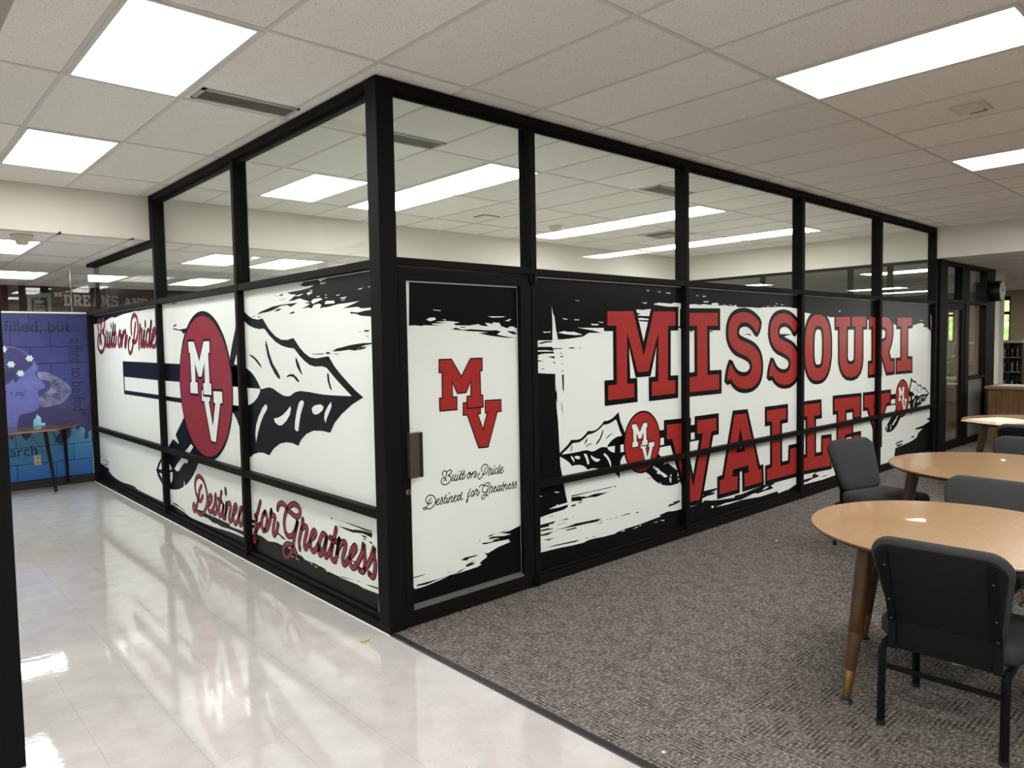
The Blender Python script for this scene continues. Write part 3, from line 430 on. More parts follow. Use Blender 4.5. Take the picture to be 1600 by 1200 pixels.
370],[-2266,378],[-2300,320],[-2306,253],[-2275,237],[-2229,292],[-2162,452],[-2201,329],[-2207,263],[-2182,239],[-2142,275]],[[-1874,488],[-1918,421],[-1958,355],[-1973,282],[-1980,
194],[-2003,148],[-2026,160],[-2003,215],[-1962,263],[-1904,309]],[[-1978,361],[-1955,345]],[[-1794,421],[-1845,379],[-1865,326],[-1855,282],[-1827,273],[-1792,304],[-1764,363],[-1771,
408],[-1794,421],[-1813,409]],[[-1812,280],[-1764,301],[-1713,366],[-1680,452]],[[-1680,452],[-1696,413],[-1641,422],[-1620,414],[-1634,375],[-1661,317],[-1662,281],[-1634,276],[-1595,
315],[-1569,370]],[[-1571,478],[-1555,510],[-1501,535],[-1449,529],[-1399,504],[-1338,486],[-1268,475],[-1217,493],[-1205,531],[-1242,557],[-1302,560],[-1365,535],[-1420,496],[-1453,
444],[-1468,390],[-1453,336],[-1413,310],[-1351,322],[-1297,364],[-1263,416],[-1244,452],[-1275,387],[-1310,316],[-1336,246],[-1382,181],[-1436,147],[-1478,149],[-1495,186],[-1473,224],
[-1418,249],[-1356,251],[-1307,229],[-1279,198]],[[-1165,471],[-1181,422],[-1212,357],[-1234,298],[-1229,251]],[[-1187,403],[-1139,428],[-1106,424],[-1119,379],[-1150,319],[-1153,278],
[-1126,278],[-1085,318],[-1045,357],[-1001,383],[-979,414],[-1003,422],[-1037,394],[-1062,345],[-1058,297],[-1030,275],[-993,292],[-944,341]],[[-947,301],[-927,327]],[[-828,416],[-876,
424],[-919,377],[-943,324],[-939,281],[-915,276],[-872,321],[-821,419],[-850,343],[-861,297],[-841,275],[-800,310],[-752,379]],[[-694,492],[-719,436],[-751,371],[-772,315],[-763,279],
[-725,273],[-701,305],[-656,427]],[[-778,416],[-693,408]],[[-656,427],[-676,377],[-693,329]],[[-682,351],[-637,401],[-595,423],[-575,409],[-597,360],[-620,313],[-614,281],[-587,282],
[-544,323],[-469,385],[-447,414],[-463,424],[-500,392],[-526,341],[-520,293],[-489,279],[-449,301],[-418,340],[-376,393],[-353,457],[-351,410],[-343,360],[-351,304],[-376,280],[-411,
283]],[[-351,304],[-324,324],[-273,383],[-234,457],[-237,410],[-225,365],[-233,307],[-256,275],[-298,284]]],'script_built':[[[-6566,1921],[-6598,1976],[-6551,2034],[-6500,2054],[-6457,
2025],[-6439,1971],[-6457,1901],[-6502,1826],[-6539,1756]],[[-6434,1995],[-6357,2039],[-6287,2043],[-6263,1995],[-6308,1933],[-6396,1894],[-6320,1869],[-6287,1805],[-6326,1718],[-6404,
1666],[-6501,1648],[-6589,1679],[-6637,1739],[-6609,1822],[-6541,1868],[-6485,1826],[-6457,1755]],[[-6203,1895],[-6235,1816],[-6255,1758],[-6235,1720],[-6179,1757],[-6114,1893],[-6153,
1803],[-6159,1734],[-6125,1716],[-6083,1767],[-6023,1891],[-6066,1801],[-6089,1733],[-6059,1716],[-6006,1772],[-5922,1883],[-5861,1986],[-5918,1883],[-5970,1772],[-5973,1718],[-5929,
1726],[-5876,1781],[-5784,1971],[-5830,1864],[-5879,1765],[-5863,1715],[-5811,1736],[-5760,1824]],[[-5915,1861],[-5788,1869]],[[-5975,1969],[-5975,1943]],[[-5600,1892],[-5660,1839],
[-5691,1773],[-5680,1721],[-5641,1715],[-5592,1766],[-5569,1837],[-5600,1892],[-5593,1816],[-5500,1835]],[[-5473,1878],[-5506,1803],[-5557,1712]],[[-5506,1803],[-5437,1861],[-5384,1886],
[-5369,1854],[-5402,1780],[-5428,1719],[-5394,1711],[-5317,1821]],[[-4974,1954],[-5022,1878],[-5073,1785],[-5123,1703],[-5187,1648],[-5245,1635],[-5284,1683],[-5272,1757],[-5214,1803]],
[[-5144,1847],[-5152,1933],[-5094,2015],[-5004,2046],[-4925,2013],[-4888,1936],[-4911,1844],[-4975,1774],[-5060,1751],[-5116,1765]],[[-4810,1933],[-4843,1833],[-4881,1757],[-4883,1685]],
[[-4844,1843],[-4795,1880],[-4755,1871],[-4785,1791],[-4811,1731],[-4784,1706],[-4734,1755],[-4661,1879],[-4705,1780],[-4722,1719],[-4696,1704],[-4650,1749]],[[-4630,1957],[-4630,1917]],
[[-4527,1873],[-4585,1847],[-4621,1778],[-4613,1718],[-4578,1708],[-4520,1767],[-4415,1970],[-4479,1825],[-4503,1727],[-4484,1703],[-4443,1736]],[[-4444,1751],[-4354,1798],[-4309,1850],
[-4330,1879],[-4381,1852],[-4423,1785],[-4429,1726],[-4385,1698],[-4322,1715],[-4264,1772]]],'aff_built':[0.21572246752764138,1.8453791741599008,0.21496588737295716,0.45620806756504734],
'aff_dest':[0.23882004776180807,1.0894828654969628,0.23853172862317035,0.6397971685825145],'mural':{'head':[[[-966,1728],[-891,1739],[-807,1734],[-731,1709],[-664,1661],[-606,1598],
[-574,1535],[-549,1472],[-556,1446],[-582,1405],[-572,1379],[-514,1303],[-484,1254],[-491,1223],[-549,1200],[-560,1159],[-551,1106],[-557,1033],[-555,981],[-559,981],[-592,952],[-663,
926],[-750,912],[-774,862],[-791,781],[-804,679],[-1014,699]]],'brain':[[[-967,1703],[-883,1717],[-791,1717],[-715,1688],[-640,1620],[-595,1567],[-606,1505],[-666,1445],[-711,1395],
[-766,1315],[-780,1295],[-816,1338],[-861,1289],[-987,1265]]],'flower':[[[-629,1588],[-894,2201]],[[-818,1522],[-894,2201]],[[-728,1411],[-894,2201]],[[-888,1704],[-894,2201]]],'cloud':[[[-562,
1410],[-482,1422],[-394,1382],[-305,1314],[-235,1247],[-201,1170],[-251,1087],[-318,1027],[-429,993],[-537,990],[-554,1106],[-494,1155],[-428,1214],[-425,1278],[-460,1311],[-522,1324]],
[[-987,1275],[-886,1290],[-809,1307],[-725,1282],[-658,1237],[-599,1187],[-561,1138],[-567,1102],[-689,1115],[-994,1114]]],'dark':[[[-1013,709],[-888,697],[-889,677],[-882,656],[-850,
611],[-836,641],[-838,682],[-765,686],[-737,631],[-709,595],[-677,625],[-639,684],[-533,679],[-406,688],[-351,699],[-353,657],[-401,597],[-395,543],[-341,516],[-294,544],[-235,613],
[-230,710],[-183,732],[-175,683],[-152,670],[-117,716],[-71,673],[-90,566],[-68,542],[-42,572],[-44,638],[-10,657],[15,665],[-3,919],[-555,981],[-559,981],[-592,947],[-663,921],[-750,
912],[-774,862],[-791,781],[-795,678]]],'flame':[[[-629,704],[-624,829],[-595,868],[-585,909],[-543,854],[-544,796],[-501,792],[-507,751],[-547,754],[-550,696]]]}}
mmm = lambda l: [(a/1000, b/1000) for a, b in l]

# ------------------------------------------------------------------ floor
floor = struct(empty('floor'))
box('slab', (-6.2, 19, -8.2, 11, -.12, -.012), M['sub'], floor)
T = .3048
vt = MB().prism([(.0003, .0003), (T-.0003, .0003), (T-.0003, T-.0003), (.0003, T-.0003)], -.012, 0).mesh('vinyl_tile', M['vinyl'])
nv = 0; rest = MB()
for i in range(-9, 0):
    for j in range(-16, 23):
        x, y = i*T, j*T-.0; 
        if i >= -6 and j >= -7: link('vinyl_tile', vt, floor, (x, y, 0)); nv += 1
        else: rest.box(x+.0006, x+T-.0006, y+.0006, y+T-.0006, -.012, 0)
rest.box(-6, -9*T, -8, 7, -.012, 0); rest.box(-6, 6.6, 7.02, 11, -.012, 0)
o = rest.build('vinyl_tile', M['vinyl'], floor); o['kind'] = 'stuff'
carpet = struct(empty('floor.001'))
CT = .6096
ct = MB().prism([(-CT/2+.0008, -CT/2+.0008), (CT/2-.0008, -CT/2+.0008), (CT/2-.0008, CT/2-.0008), (-CT/2+.0008, CT/2-.0008)], -.012, .006).mesh('carpet_tile', M['carpet'])
far = MB()
for i in range(-1, 31):
    for j in range(-10, 8):
        x, y = .5404+CT*i, -1.811+CT*j; cx, cy = x+CT/2, y+CT/2
        if x < .04 and i > -1: continue
        if i == -1:
            if y+CT <= .02: far.box(.04, .5396, y+.0008, y+CT-.0008, -.012, .006)
            continue
        if y+CT > .05 and x < 9: 
            if y < .05: far.box(x+.0008, x+CT-.0008, y+.0008, .05, -.012, .006)
            continue
        if y+CT < .05 and cx < 9.6 and cy > -3.7:
            t = link('carpet_tile', ct, carpet, (cx, cy, 0)); t.rotation_euler.z = math.pi/2*((i+j) % 2)
        else: far.box(x+.0008, x+CT-.0008, y+.0008, y+CT-.0008, -.012, .006)
box('office_floor', (.115, 9, .115, 6.9, -.012, 0), M['steelfloor'], floor)
o = far.build('carpet_tile', M['carpet'], carpet); o['kind'] = 'stuff'
st = MB(); st.prism([(0, 0), (.006, .005), (.034, .008), (.042, .006), (.042, -.012), (0, -.012)], -8, 0, mat=Matrix(((1, 0, 0, 0), (0, 0, 1, 0), (0, 1, 0, 0), (0, 0, 0, 1))))
struct(st.build('trim_1', M['strip']))
struct(box('trim_2', (-.007, -.0005, 0, 6.9, 0, .006), M['caulk']))

# ------------------------------------------------------------------ ceilings
GX, GY = -.0753, -.1539
ceil = struct(empty('ceiling')); TX, TY = .6096, 1.2192
def lamp_cell(i, j): return (i, j)
LAMPS = {(-2, 0), (-2, 2), (3, 1), (3, 2), (8, 1), (8, 2), (12, 1), (12, 2), (3, -2), (3, -3), (8, -2), (8, -3), (12, -2), (12, -3), (12, -4), (-2, -3), (-2, -4), (-2, -6), (-5, -1), (-5, -3), (-5, -5)}  # cells out of frame are mostly added to brighten floor, ceiling and right soffit
full = MB().box(.010, TX-.010, .010, TY-.010, .004, .018).mesh('ceiling_tile', M['tile'])
tees = MB(); XW, YW = 8.95, 4.2; over = MB()
for i in range(-5, 15):
    for j in range(-6, 4):
        x0, y0 = GX+i*TX, GY+j*TY; x1, y1 = min(x0+TX, XW), min(y0+TY, YW)
        if (i, j) in LAMPS or x1-x0 < .03 or y1-y0 < .03: continue
        vis = i >= -3 and j >= -4
        if vis and x1 == x0+TX and y1 == y0+TY: link('ceiling_tile', full, ceil, (x0, y0, H))
        elif vis: MB().box(.010, x1-x0-.002, .010, y1-y0-.002, .004, .018).build('ceiling_tile', M['tile'], ceil, (x0, y0, H))
        else: over.box(x0+.01, x1-.01, y0+.01, y1-.01, H+.004, H+.018)
for i in range(-5, 16):
    x = GX+i*TX
    if x < XW: box('tee_bar', (x-.012, x+.012, -7.5, YW, H, H+.012), M['tee'], ceil)
for j in range(-6, 5):
    y = GY+j*TY
    if y < YW: box('tee_bar', (-3.1, XW, y-.0118, y+.0118, H-.0004, H+.0115), M['tee'], ceil)
over.box(-6.2, 19, -8.2, 11, H+.16, H+.26); over.box(-6.1, -3.15, -8.1, 4.2, H+.004, H+.018); over.box(-6, 8.95, -8.1, -7.5, H+.004, H+.018)
o = over.build('ceiling_tile', M['tile'], ceil); o['kind'] = 'stuff'
# lower ceilings beyond the soffits
LX = -.1453; YA = [4.2, 4.88, 6.0992, 6.92]; YB = [6.94, 8.1, 9.3192, 10.5384, 10.6]
low = struct(empty('ceiling.001')); LOWL = {(-2, 4.88), (-1, 8.1), (3, 4.88), (3, 8.1), (8, 4.88), (7, 8.1)}
for Ys in (YA, YB):
    for a, b in zip(Ys, Ys[1:]):
        for k in range(-3, 11):
            x = LX+k*TX
            if (k, a) in LOWL or b-a < .1: continue
            MB().box(.010, TX-.010, .010, b-a-.010, .004, .018).build('ceiling_tile', M['tile'], low, (x, a, LOW))
    for a in Ys[1:-1]: box('tee_bar', (-2, 6.6, a-.0118, a+.0118, LOW-.0004, LOW+.0115), M['tee'], low)
    for k in range(-3, 12): box('tee_bar', (LX+k*TX-.012, LX+k*TX+.012, Ys[0], Ys[-1], LOW, LOW+.012), M['tee'], low)
ov = MB().box(-6, -1.975, 4.21, 10.6, LOW+.004, LOW+.018).box(6.57, 19, 4.21, 10.6, LOW+.004, LOW+.018); o = ov.build('ceiling_tile', M['tile'], low); o['kind'] = 'stuff'
lowr = struct(empty('ceiling.002')); tt = MB(); tr = MB(); RL = {(9, -3), (3, -4), (12, -1), (12, -3)}
for k in range(0, 16):
    for q in range(-6, 4):
        x, y = 9.0+k*TX, .12+q*TY
        if (k, q) in RL: continue
        tt.box(x+.01, min(x+TX-.01, 18.5), y+.01, min(y+TY-.01, 4.19), LOW+.004, LOW+.018)
tt.box(9.0, 18.5, -8, .12-6*TY, LOW+.004, LOW+.018)
for k in range(1, 16): tr.box(9+k*TX-.012, 9+k*TX+.012, -7.3, 4.2, LOW, LOW+.012)
for q in range(-6, 4): tr.box(8.96, 18.5, .12+q*TY-.0118, .12+q*TY+.0118, LOW-.0004, LOW+.0115)
for mb, nm, mm_ in ((tt, 'ceiling_tile', 'tile'), (tr, 'tee_bar', 'tee')):
    o = mb.build(nm, M[mm_], lowr); o['kind'] = 'stuff'

# ------------------------------------------------------------------ lamps
def lamp_parts(name_root, long_=TY):
    rt = empty('ceiling_light')
    fr = MB(); a, b, t = TX/2-.012, long_/2-.012, .022
    fr.box(-a, a, -b, -b+t, -.004, .05).box(-a, a, b-t, b, -.004, .05).box(-a, -a+t, -b+t, b-t, -.004, .05).box(a-t, a, -b+t, b-t, -.004, .05).box(-a, a, -b, b, .05, .056)
    fr.build('lamp_frame', M['lampframe'], rt)
    MB().box(-a+t, a-t, -b+t, b-t, .004, .012).build('diffuser', M['lamp'], rt); return rt
LSRC = None
def put_lamp(cx, cy, z, label, group=None):
    global LSRC
    if LSRC is None: LSRC = lamp_parts('x'); o = LSRC
    else: o = copy_tree(LSRC)
    o.location = (cx, cy, z); tag(o, label, 'ceiling light', group); return o
LL = {(-2, 0): 'large bright ceiling troffer over the white corridor, nearest to the corner of the glass room',
 (-2, 2): 'bright ceiling troffer over the corridor just before the beige soffit',
 (3, 1): 'ceiling troffer inside the glass room seen above the door, nearer one of its pair', (3, 2): 'ceiling troffer inside the glass room, farther one of the pair behind the corner post',
 (8, 1): 'ceiling troffer inside the glass room, middle row, end nearer the lettered wall', (8, 2): 'ceiling troffer inside the glass room, middle row, end beside the smoke detector',
 (12, 1): 'ceiling troffer inside the glass room, farthest row, end nearer the lettered wall', (12, 2): 'ceiling troffer inside the glass room, farthest row, end by the beige soffit',
 (3, -2): 'large bright ceiling troffer over the carpet, upper right of the room', (8, -2): 'small far ceiling troffer over the carpet beyond the ceiling access plate'}
for (i, j) in sorted(LAMPS):
    put_lamp(GX+(i+.5)*TX, GY+(j+.5)*TY, H, LL.get((i, j), 'recessed ceiling troffer behind the viewer or past the frame edge, from a set mostly added to light the room'), None if (i, j) in LL else 'ceiling lights outside the view')
for x_, y_, z_ in ((-4.1, .4, H), (-4.1, 2.9, H), (-2.9, 5.5, LOW), (-4.4, 5.5, LOW)): put_lamp(x_, y_, z_, 'unseen troffer added left of the corridor to light it through the glass', 'added unseen ceiling lights left of the corridor')  # unseen fill lamps added for the far corridor and its printed film
LW = {(-2, 4.88): 'corridor troffer in the lower ceiling beside the cream smoke detector', (-1, 8.1): 'troffer in the lower ceiling seen through the glass above the blue mural',
 (3, 4.88): 'troffer in the lower ceiling just behind the glass room soffit', (3, 8.1): 'troffer in the lower ceiling in front of the dark red wall', (8, 4.88): 'low ceiling troffer hidden behind the middle of the lettered wall', (7, 8.1): 'low ceiling troffer in the back area hidden by the lettered wall'}
for (k, a) in sorted(LOWL): put_lamp(LX+(k+.5)*TX, a+TY/2, LOW, LW[(k, a)])
RW_ = {(12, -1): 'unseen troffer added in the far ceiling to brighten the tan window wall', (12, -3): 'unseen troffer added in the far ceiling past the bookshelf to brighten the far room', (9, -3): 'troffer in the far ceiling beyond the wood counter', (3, -4): 'troffer in the far ceiling before the wood counter'}  # the two nearest the window wall are unseen lamps added to brighten it
put_lamp(10.6, 1.03, LOW-.012, 'thin looking troffer in the dim far ceiling, seen through the last clear pane')
for (k, q) in sorted(RL): put_lamp(9+(k+.5)*TX, .12+(q+.5)*TY, LOW, RW_[(k, q)])

# ------------------------------------------------------------------ soffits and shell walls
struct(box('wall_soffit_back', (-1.77, 8.95, 4.2, 4.32, LOW, H+.15), M['soffit']))
struct(box('wall_soffit_right', (8.95, 9.07, -8.1, 4.2, LOW, H+.15), M['soffit']))
struct(box('wall_soffit_left', (-2.4, -1.77, -2.2, 4.2, 2.782, H+.15), M['taupe']))
struct(box('wall_rear', (-6.2, 19, -8.3, -8.1, 0, H+.2), M['hidden'])); struct(box('wall_west', (-6.3, -6.1, -8.1, 11, 0, H+.2), M['hidden']))
struct(box('wall_side', (-6.1, -1.95, 6.9, 7.0, 0, LOW+.2), M['hidden']))
rw = struct(empty('wall_back')); box('wall_panel', (-6.1, 19, 10.6, 10.75, 0, H+.2), M['brick'], rw)
tY = lambda y: (lambda a, b: (a, y, b))
q = MB()
for bx in (.325, .385):
    for dz in (0,): q.box(bx, bx+.042, 10.585, 10.6, 2.58, 2.65)
q.build('quotation_mark', M['letter'], rw)
SL = {'D': [[(0, 0), (.6, 0), (.9, .25), (.9, .75), (.6, 1), (0, 1), (0, .82), (.1, .82), (.1, .18), (0, .18)], [(.35, .2), (.35, .8), (.55, .8), (.63, .68), (.63, .32), (.55, .2)]],
 'R': [[(0, 0), (.42, 0), (.42, .18), (.34, .18), (.34, .38), (.45, .38), (.6, 0), (.95, 0), (.95, .18), (.85, .18), (.72, .42), (.88, .58), (.88, .82), (.7, 1), (0, 1), (0, .82), (.1, .82), (.1, .18), (0, .18)], [(.34, .56), (.34, .82), (.56, .82), (.63, .74), (.63, .64), (.56, .56)]],
 'E': [[(0, 0), (.85, 0), (.85, .36), (.65, .36), (.65, .18), (.34, .18), (.34, .42), (.6, .42), (.6, .6), (.34, .6), (.34, .82), (.65, .82), (.65, .66), (.85, .66), (.85, 1), (0, 1), (0, .82), (.1, .82), (.1, .18), (0, .18)]],
 'A': [[(0, 0), (.38, 0), (.38, .18), (.31, .18), (.34, .3), (.6, .3), (.64, .18), (.56, .18), (.56, 0), (.98, 0), (.98, .18), (.9, .18), (.62, 1), (.34, 1), (.08, .18), (0, .18)], [(.4, .46), (.47, .74), (.55, .46)]],
 'M': [[(0, 0), (.36, 0), (.36, .18), (.29, .18), (.29, .62), (.44, .2), (.58, .2), (.72, .62), (.72, .18), (.65, .18), (.65, 0), (1.02, 0), (1.02, .18), (.94, .18), (.94, .82), (1.02, .82), (1.02, 1), (.72, 1), (.51, .5), (.3, 1), (0, 1), (0, .82), (.08, .82), (.08, .18), (0, .18)]],
 'S': [[(.05, 0), (.7, 0), (.9, .16), (.9, .46), (.7, .6), (.32, .66), (.32, .8), (.6, .8), (.62, .68), (.85, .68), (.85, 1), (.25, 1), (.05, .84), (.05, .54), (.25, .42), (.64, .36), (.64, .2), (.3, .2), (.28, .34), (.05, .34)]],
 'N': [[(0, 0), (.38, 0), (.38, .18), (.3, .18), (.3, .6), (.68, 0), (.9, 0), (.9, .82), (.98, .82), (.98, 1), (.6, 1), (.6, .82), (.68, .82), (.68, .42), (.32, 1), (0, 1), (0, .82), (.08, .82), (.08, .18), (0, .18)]]}
def slab_word(wd, x, z, hh, pitch, wid, y, parent):
    for ch in wd:
        if ch != ' ':
            mb = MB(); mb.flat([[(x+a*wid, z+b*hh) for a, b in l] for l in SL[ch]], tY(y)); o = mb.build('letter', M['letter'], parent)
            s_ = o.modifiers.new('solid', 'SOLIDIFY'); s_.thickness = .012; s_.offset = 0
        x += pitch*(1 if ch != ' ' else .55)
slab_word('DREAMS', .45, 2.43, .195, .141, .135, 10.585, rw); slab_word('AND', 1.37, 2.43, .165, .135, .13, 10.585, rw)
W = struct(empty('wall_far.001')); wins = [(-7.7, -6.2, 1.53, 2.6, 2.2), (-4.7, -3.4, 1.53, 2.6, 2.2), (1.38, 1.64, 1.53, 2.61, 2.21), (1.89, 1.99, 1.55, 2.47, 2.47), (2.59, 2.74, 1.54, 2.36, 2.20)]
ys = [-8.1]
for a, b, z0, z1, zm in wins:
    box('wall_panel', (18.5, 18.62, ys[-1], a, 0, H+.2), M['tan' if a < 1.5 else 'grey'], W); box('wall_panel', (18.5, 18.62, a, b, 0, z0), M['grey'], W); box('wall_panel', (18.5, 18.62, a, b, z1, H+.2), M['grey'], W); ys.append(b)
box('wall_panel', (18.5, 18.62, ys[-1], 4.2, 0, H+.2), M['grey'], W); box('wall_panel', (18.5, 18.62, 4.2, 11, 0, H+.2), M['hidden'], W)
box('wainscot', (18.46, 18.5, 1.66, 4.2, 1.46, 1.52), M['white'], W)
for n_, (a, b, z0, z1, zm) in enumerate(wins):
    wn = struct(empty('window_%d' % (n_+1))); f = MB(); t = .022
    f.box(18.49, 18.55, a, a+t, z0, z1).box(18.49, 18.55, b-t, b, z0, z1).box(18.49, 18.55, a, b, z1-.10, z1).box(18.49, 18.55, a, b, z0, z0+t)
    if zm < z1: f.box(18.49, 18.55, a, b, zm-.035, zm+.035)
    f.build('window_frame', M['frame'], wn); box('window_pane', (18.52, 18.526, a, b, z0, z1), M['glass'], wn)

# ------------------------------------------------------------------ glazed partition with the lettering (runs along x at y = 0)
FZ = .053
wr = struct(empty('wall_right'), 'dark bronze glazed partition printed with the red school lettering')
def mul(parent, b, nm='mullion'): return box(nm, b, M['frame'], parent, bevel=.002)
MX = [(1.172, 1.222), (2.955, 3.004), (5.005, 5.068), (7.005, 7.075), (8.935, 9.0)]
mul(wr, (-.001, .112, -.001, .112, 0, H), 'corner_post')
for a, b in MX: mul(wr, (a, b, 0, .11, 0, H-.055))
mul(wr, (9.06, 9.36, -.02, .13, 0, LOW), 'end_post'); mul(wr, (9.0, 9.06, .02, .12, 0, H), 'end_post'); mul(wr, (9.06, 9.36, -.015, .11, LOW, H), 'end_post')
mul(wr, (.112, 9.06, 0, .11, H-.058, H-.002), 'head_rail')
mul(wr, (.112, 1.172, 0, .11, 2.125, 2.172), 'transom'); mul(wr, (0.112, 1.172, .02, .10, 0, .008), 'threshold')
BAYS = [(1.222, 2.955), (3.004, 5.005), (5.068, 7.005), (7.075, 8.935)]
for a, b in BAYS:
    mul(wr, (a, b, .004, .106, 2.122, 2.168), 'transom'); mul(wr, (a, b, .004, .106, .676, .72), 'mid_rail'); mul(wr, (a, b, .004, .106, 0, .062), 'bottom_rail')
    box('glazing_bead', (a, b, .030, .051, .062, .085), M['gasket'], wr, bevel=.004)
for a, b in [(.112, 1.172)]+BAYS:
    box('glass_pane', (a, b, .052, .058, 2.17, H-.058), M['glass'], wr)
    box('glazing_bead', (a, b, .030, .051, H-.082, H-.058), M['frame'], wr)
A3 = lambda k: (lambda a, b: (a, FZ-.0005*k, b))
B3 = lambda k: (lambda a, b: (FZ-.0005*k, a, b))
D3_ = lambda k: (lambda a, b: (a, .035-.0005*k, b))
films = []
for a, b in BAYS:
    films.append(box('window_film', (a, b, FZ, FZ+.006, .72, 2.122), M['film'], wr)); films.append(box('window_film', (a, b, FZ, FZ+.006, .062, .676), M['film'], wr))
def brush(data, to3, m, name, parent, clip=None):
    mb = MB()
    for p in data:
        pts = mmm(p)
        if clip: pts = clip(pts)
        if len(pts) > 2: mb.flat([pts], to3)
    return mb.build(name, m, parent)
def clipz(lo, hi, bays, near=.075):
    def f(pts):
        c = sum(a for a, b in pts)/len(pts); o = []
        for a, b in pts:
            for p, q in bays:
                if p-.05 <= c <= q+.05:
                    if a > q-near and len(pts) > 7: a = q+.02
                    if a < p+near*.6 and len(pts) > 7: a = p-.02
            o.append((a, min(max(b, lo), hi)))
        return o
    return f
brush(G['A_black'], A3(1), M['black'], 'brush_print', wr, clipz(.066, 2.114, BAYS)); brush(G['A_white'], A3(2), M['film'], 'brush_fleck', wr)
def letter_mesh(loops, to3a, to3b, out, m0, m1):
    mb = MB(); lo = [mmm(l) for l in loops]
    mb.flat([offset(lo[0], out)]+[offset(h, -out) for h in lo[1:]], to3a, 0); mb.flat(lo, to3b, 1); return mb
def rounder(k, l): return [(a*1000, b*1000) for a, b in smooth_loop(mmm(l), 3)] if k[0] in 'S' else l
for k, loops in G['letters'].items():
    letter_mesh([rounder(k, l) for l in loops], A3(4), A3(5), .040, None, None).build('letter_'+k[0].lower(), [M['black'], M['red']], wr)
def emblem(place, to3, parent, out, white_key, oval_out, red_mat, name='spear_emblem'):
    cx, cz, ax, az, mir = place; tr = lambda l, mr=mir: [(cx+mr*a/1000*ax, cz+b/1000*az) for a, b in l]
    mb = MB(); E = G['emblem']
    for p in E['black']: mb.flat([tr(p)], to3(2), 0)
    for p in E['white']: mb.flat([tr(p)], to3(3), 1)
    for p in E['mark']: mb.flat([tr(p)], to3(3.5), 0)
    ov = [(1000*math.cos(t*math.pi/36), 1000*math.sin(t*math.pi/36)) for t in range(72)]
    ox, oz, sx, sz = G['ovalred'] if oval_out is None else (0, 0, oval_out, oval_out)
    mb.flat([tr(ov)], to3(4), 0); mb.flat([tr([(a*sx+ox*1000, b*sz+oz*1000) for a, b in ov])], to3(4.5), 2)
    l2 = lambda l: [(cx+a/1000*ax, cz+b/1000*az) for a, b in l]
    for key in ('V', 'M'):
        p = l2(E[key][0]); kk = 5 if key == 'V' else 6
        mb.flat([offset(p, out)], to3(kk), 0); mb.flat([p], to3(kk+.5), 1)
    return mb.build(name, [M['navy' if to3 is BB else 'black'], M['film'], red_mat], parent)
BB = lambda k: (lambda a, b: (FZ-.0005*k, -a, b))
emblem(G['place']['A1'], A3, wr, .008, None, .94, M['red']); emblem(G['place']['A2'], A3, wr, .006, None, .94, M['red'])

# door in the partition
dr = struct(empty('door_1'), 'dark bronze glass door with printed film and pull handle')
mul(dr, (.116, .172, .002, .050, .012, 2.118), 'stile'); mul(dr, (1.07, 1.166, .002, .050, .012, 2.118), 'stile'); mul(dr, (.172, 1.07, .002, .050, 2.045, 2.118), 'top_rail'); mul(dr, (.172, 1.07, .002, .050, .012, .105), 'bottom_rail')
b_ = MB().prism([(.002, .105), (.035, .105), (.035, .128)], .172, 1.07, mat=Matrix(((0, 0, 1, 0), (1, 0, 0, 0), (0, 1, 0, 0), (0, 0, 0, 1)))); b_.build('glazing_bead', M['bead'], dr)
box('window_film', (.172, 1.07, .035, .041, .105, 2.045), M['film'], dr)
cz_ = lambda pts: [(min(max(a, .175), 1.067), min(max(b, .11), 2.036)) for a, b in pts]
brush(G['door_top']+G['door_bot'], D3_(1), M['black'], 'brush_print', dr, cz_); brush(G['door_white'], D3_(2), M['film'], 'brush_fleck', dr)
for k in ('V', 'M'):
    kk = 3 if k == 'V' else 5
    letter_mesh(G['doorMV'][k], D3_(kk), D3_(kk+1), .0075, 0, 0).build('letter_'+k.lower(), [M['black'], M['red']], dr)
for nm, sd, af in (('script_built', G['script_built'], G['aff_built']), ('script_destined', G['script_dest'], G['aff_dest'])):
    mb = MB()
    for s in sd: ribbon(mb, [(a/1000*af[0]+af[1], b/1000*af[2]+af[3]) for a, b in s], .0068, D3_(1.5))
    mb.build('script_lettering', M['black'], dr)
hd = MB().box(.150, .238, -.030, .002, .895, 1.160).build('pull_handle', plain('handle_bronze', (.085, .075, .050), .4, .4), dr, bevel=.003, label='bronze pull handle')
box('handle_grip', (.214, .238, -.0315, -.0295, .897, 1.158), M['dark'], hd)
lk = MB().tube([(.144, .003, .815), (.144, -.012, .815), (.144, -.016, .815)], [.017, .017, .013], 20).build('lock_cylinder', plain('lock_bronze', (.30, .21, .15), .3, 1), dr, label='round brass lock cylinder')
for zc in (.055, 2.10):
    MB().tube([(1.185, -.016, zc-.034), (1.185, -.016, zc+.034)], .014, 14).box(1.15, 1.20, -.012, .004, zc-.028, zc+.028).build('pivot_hinge', M['gasket'], dr)

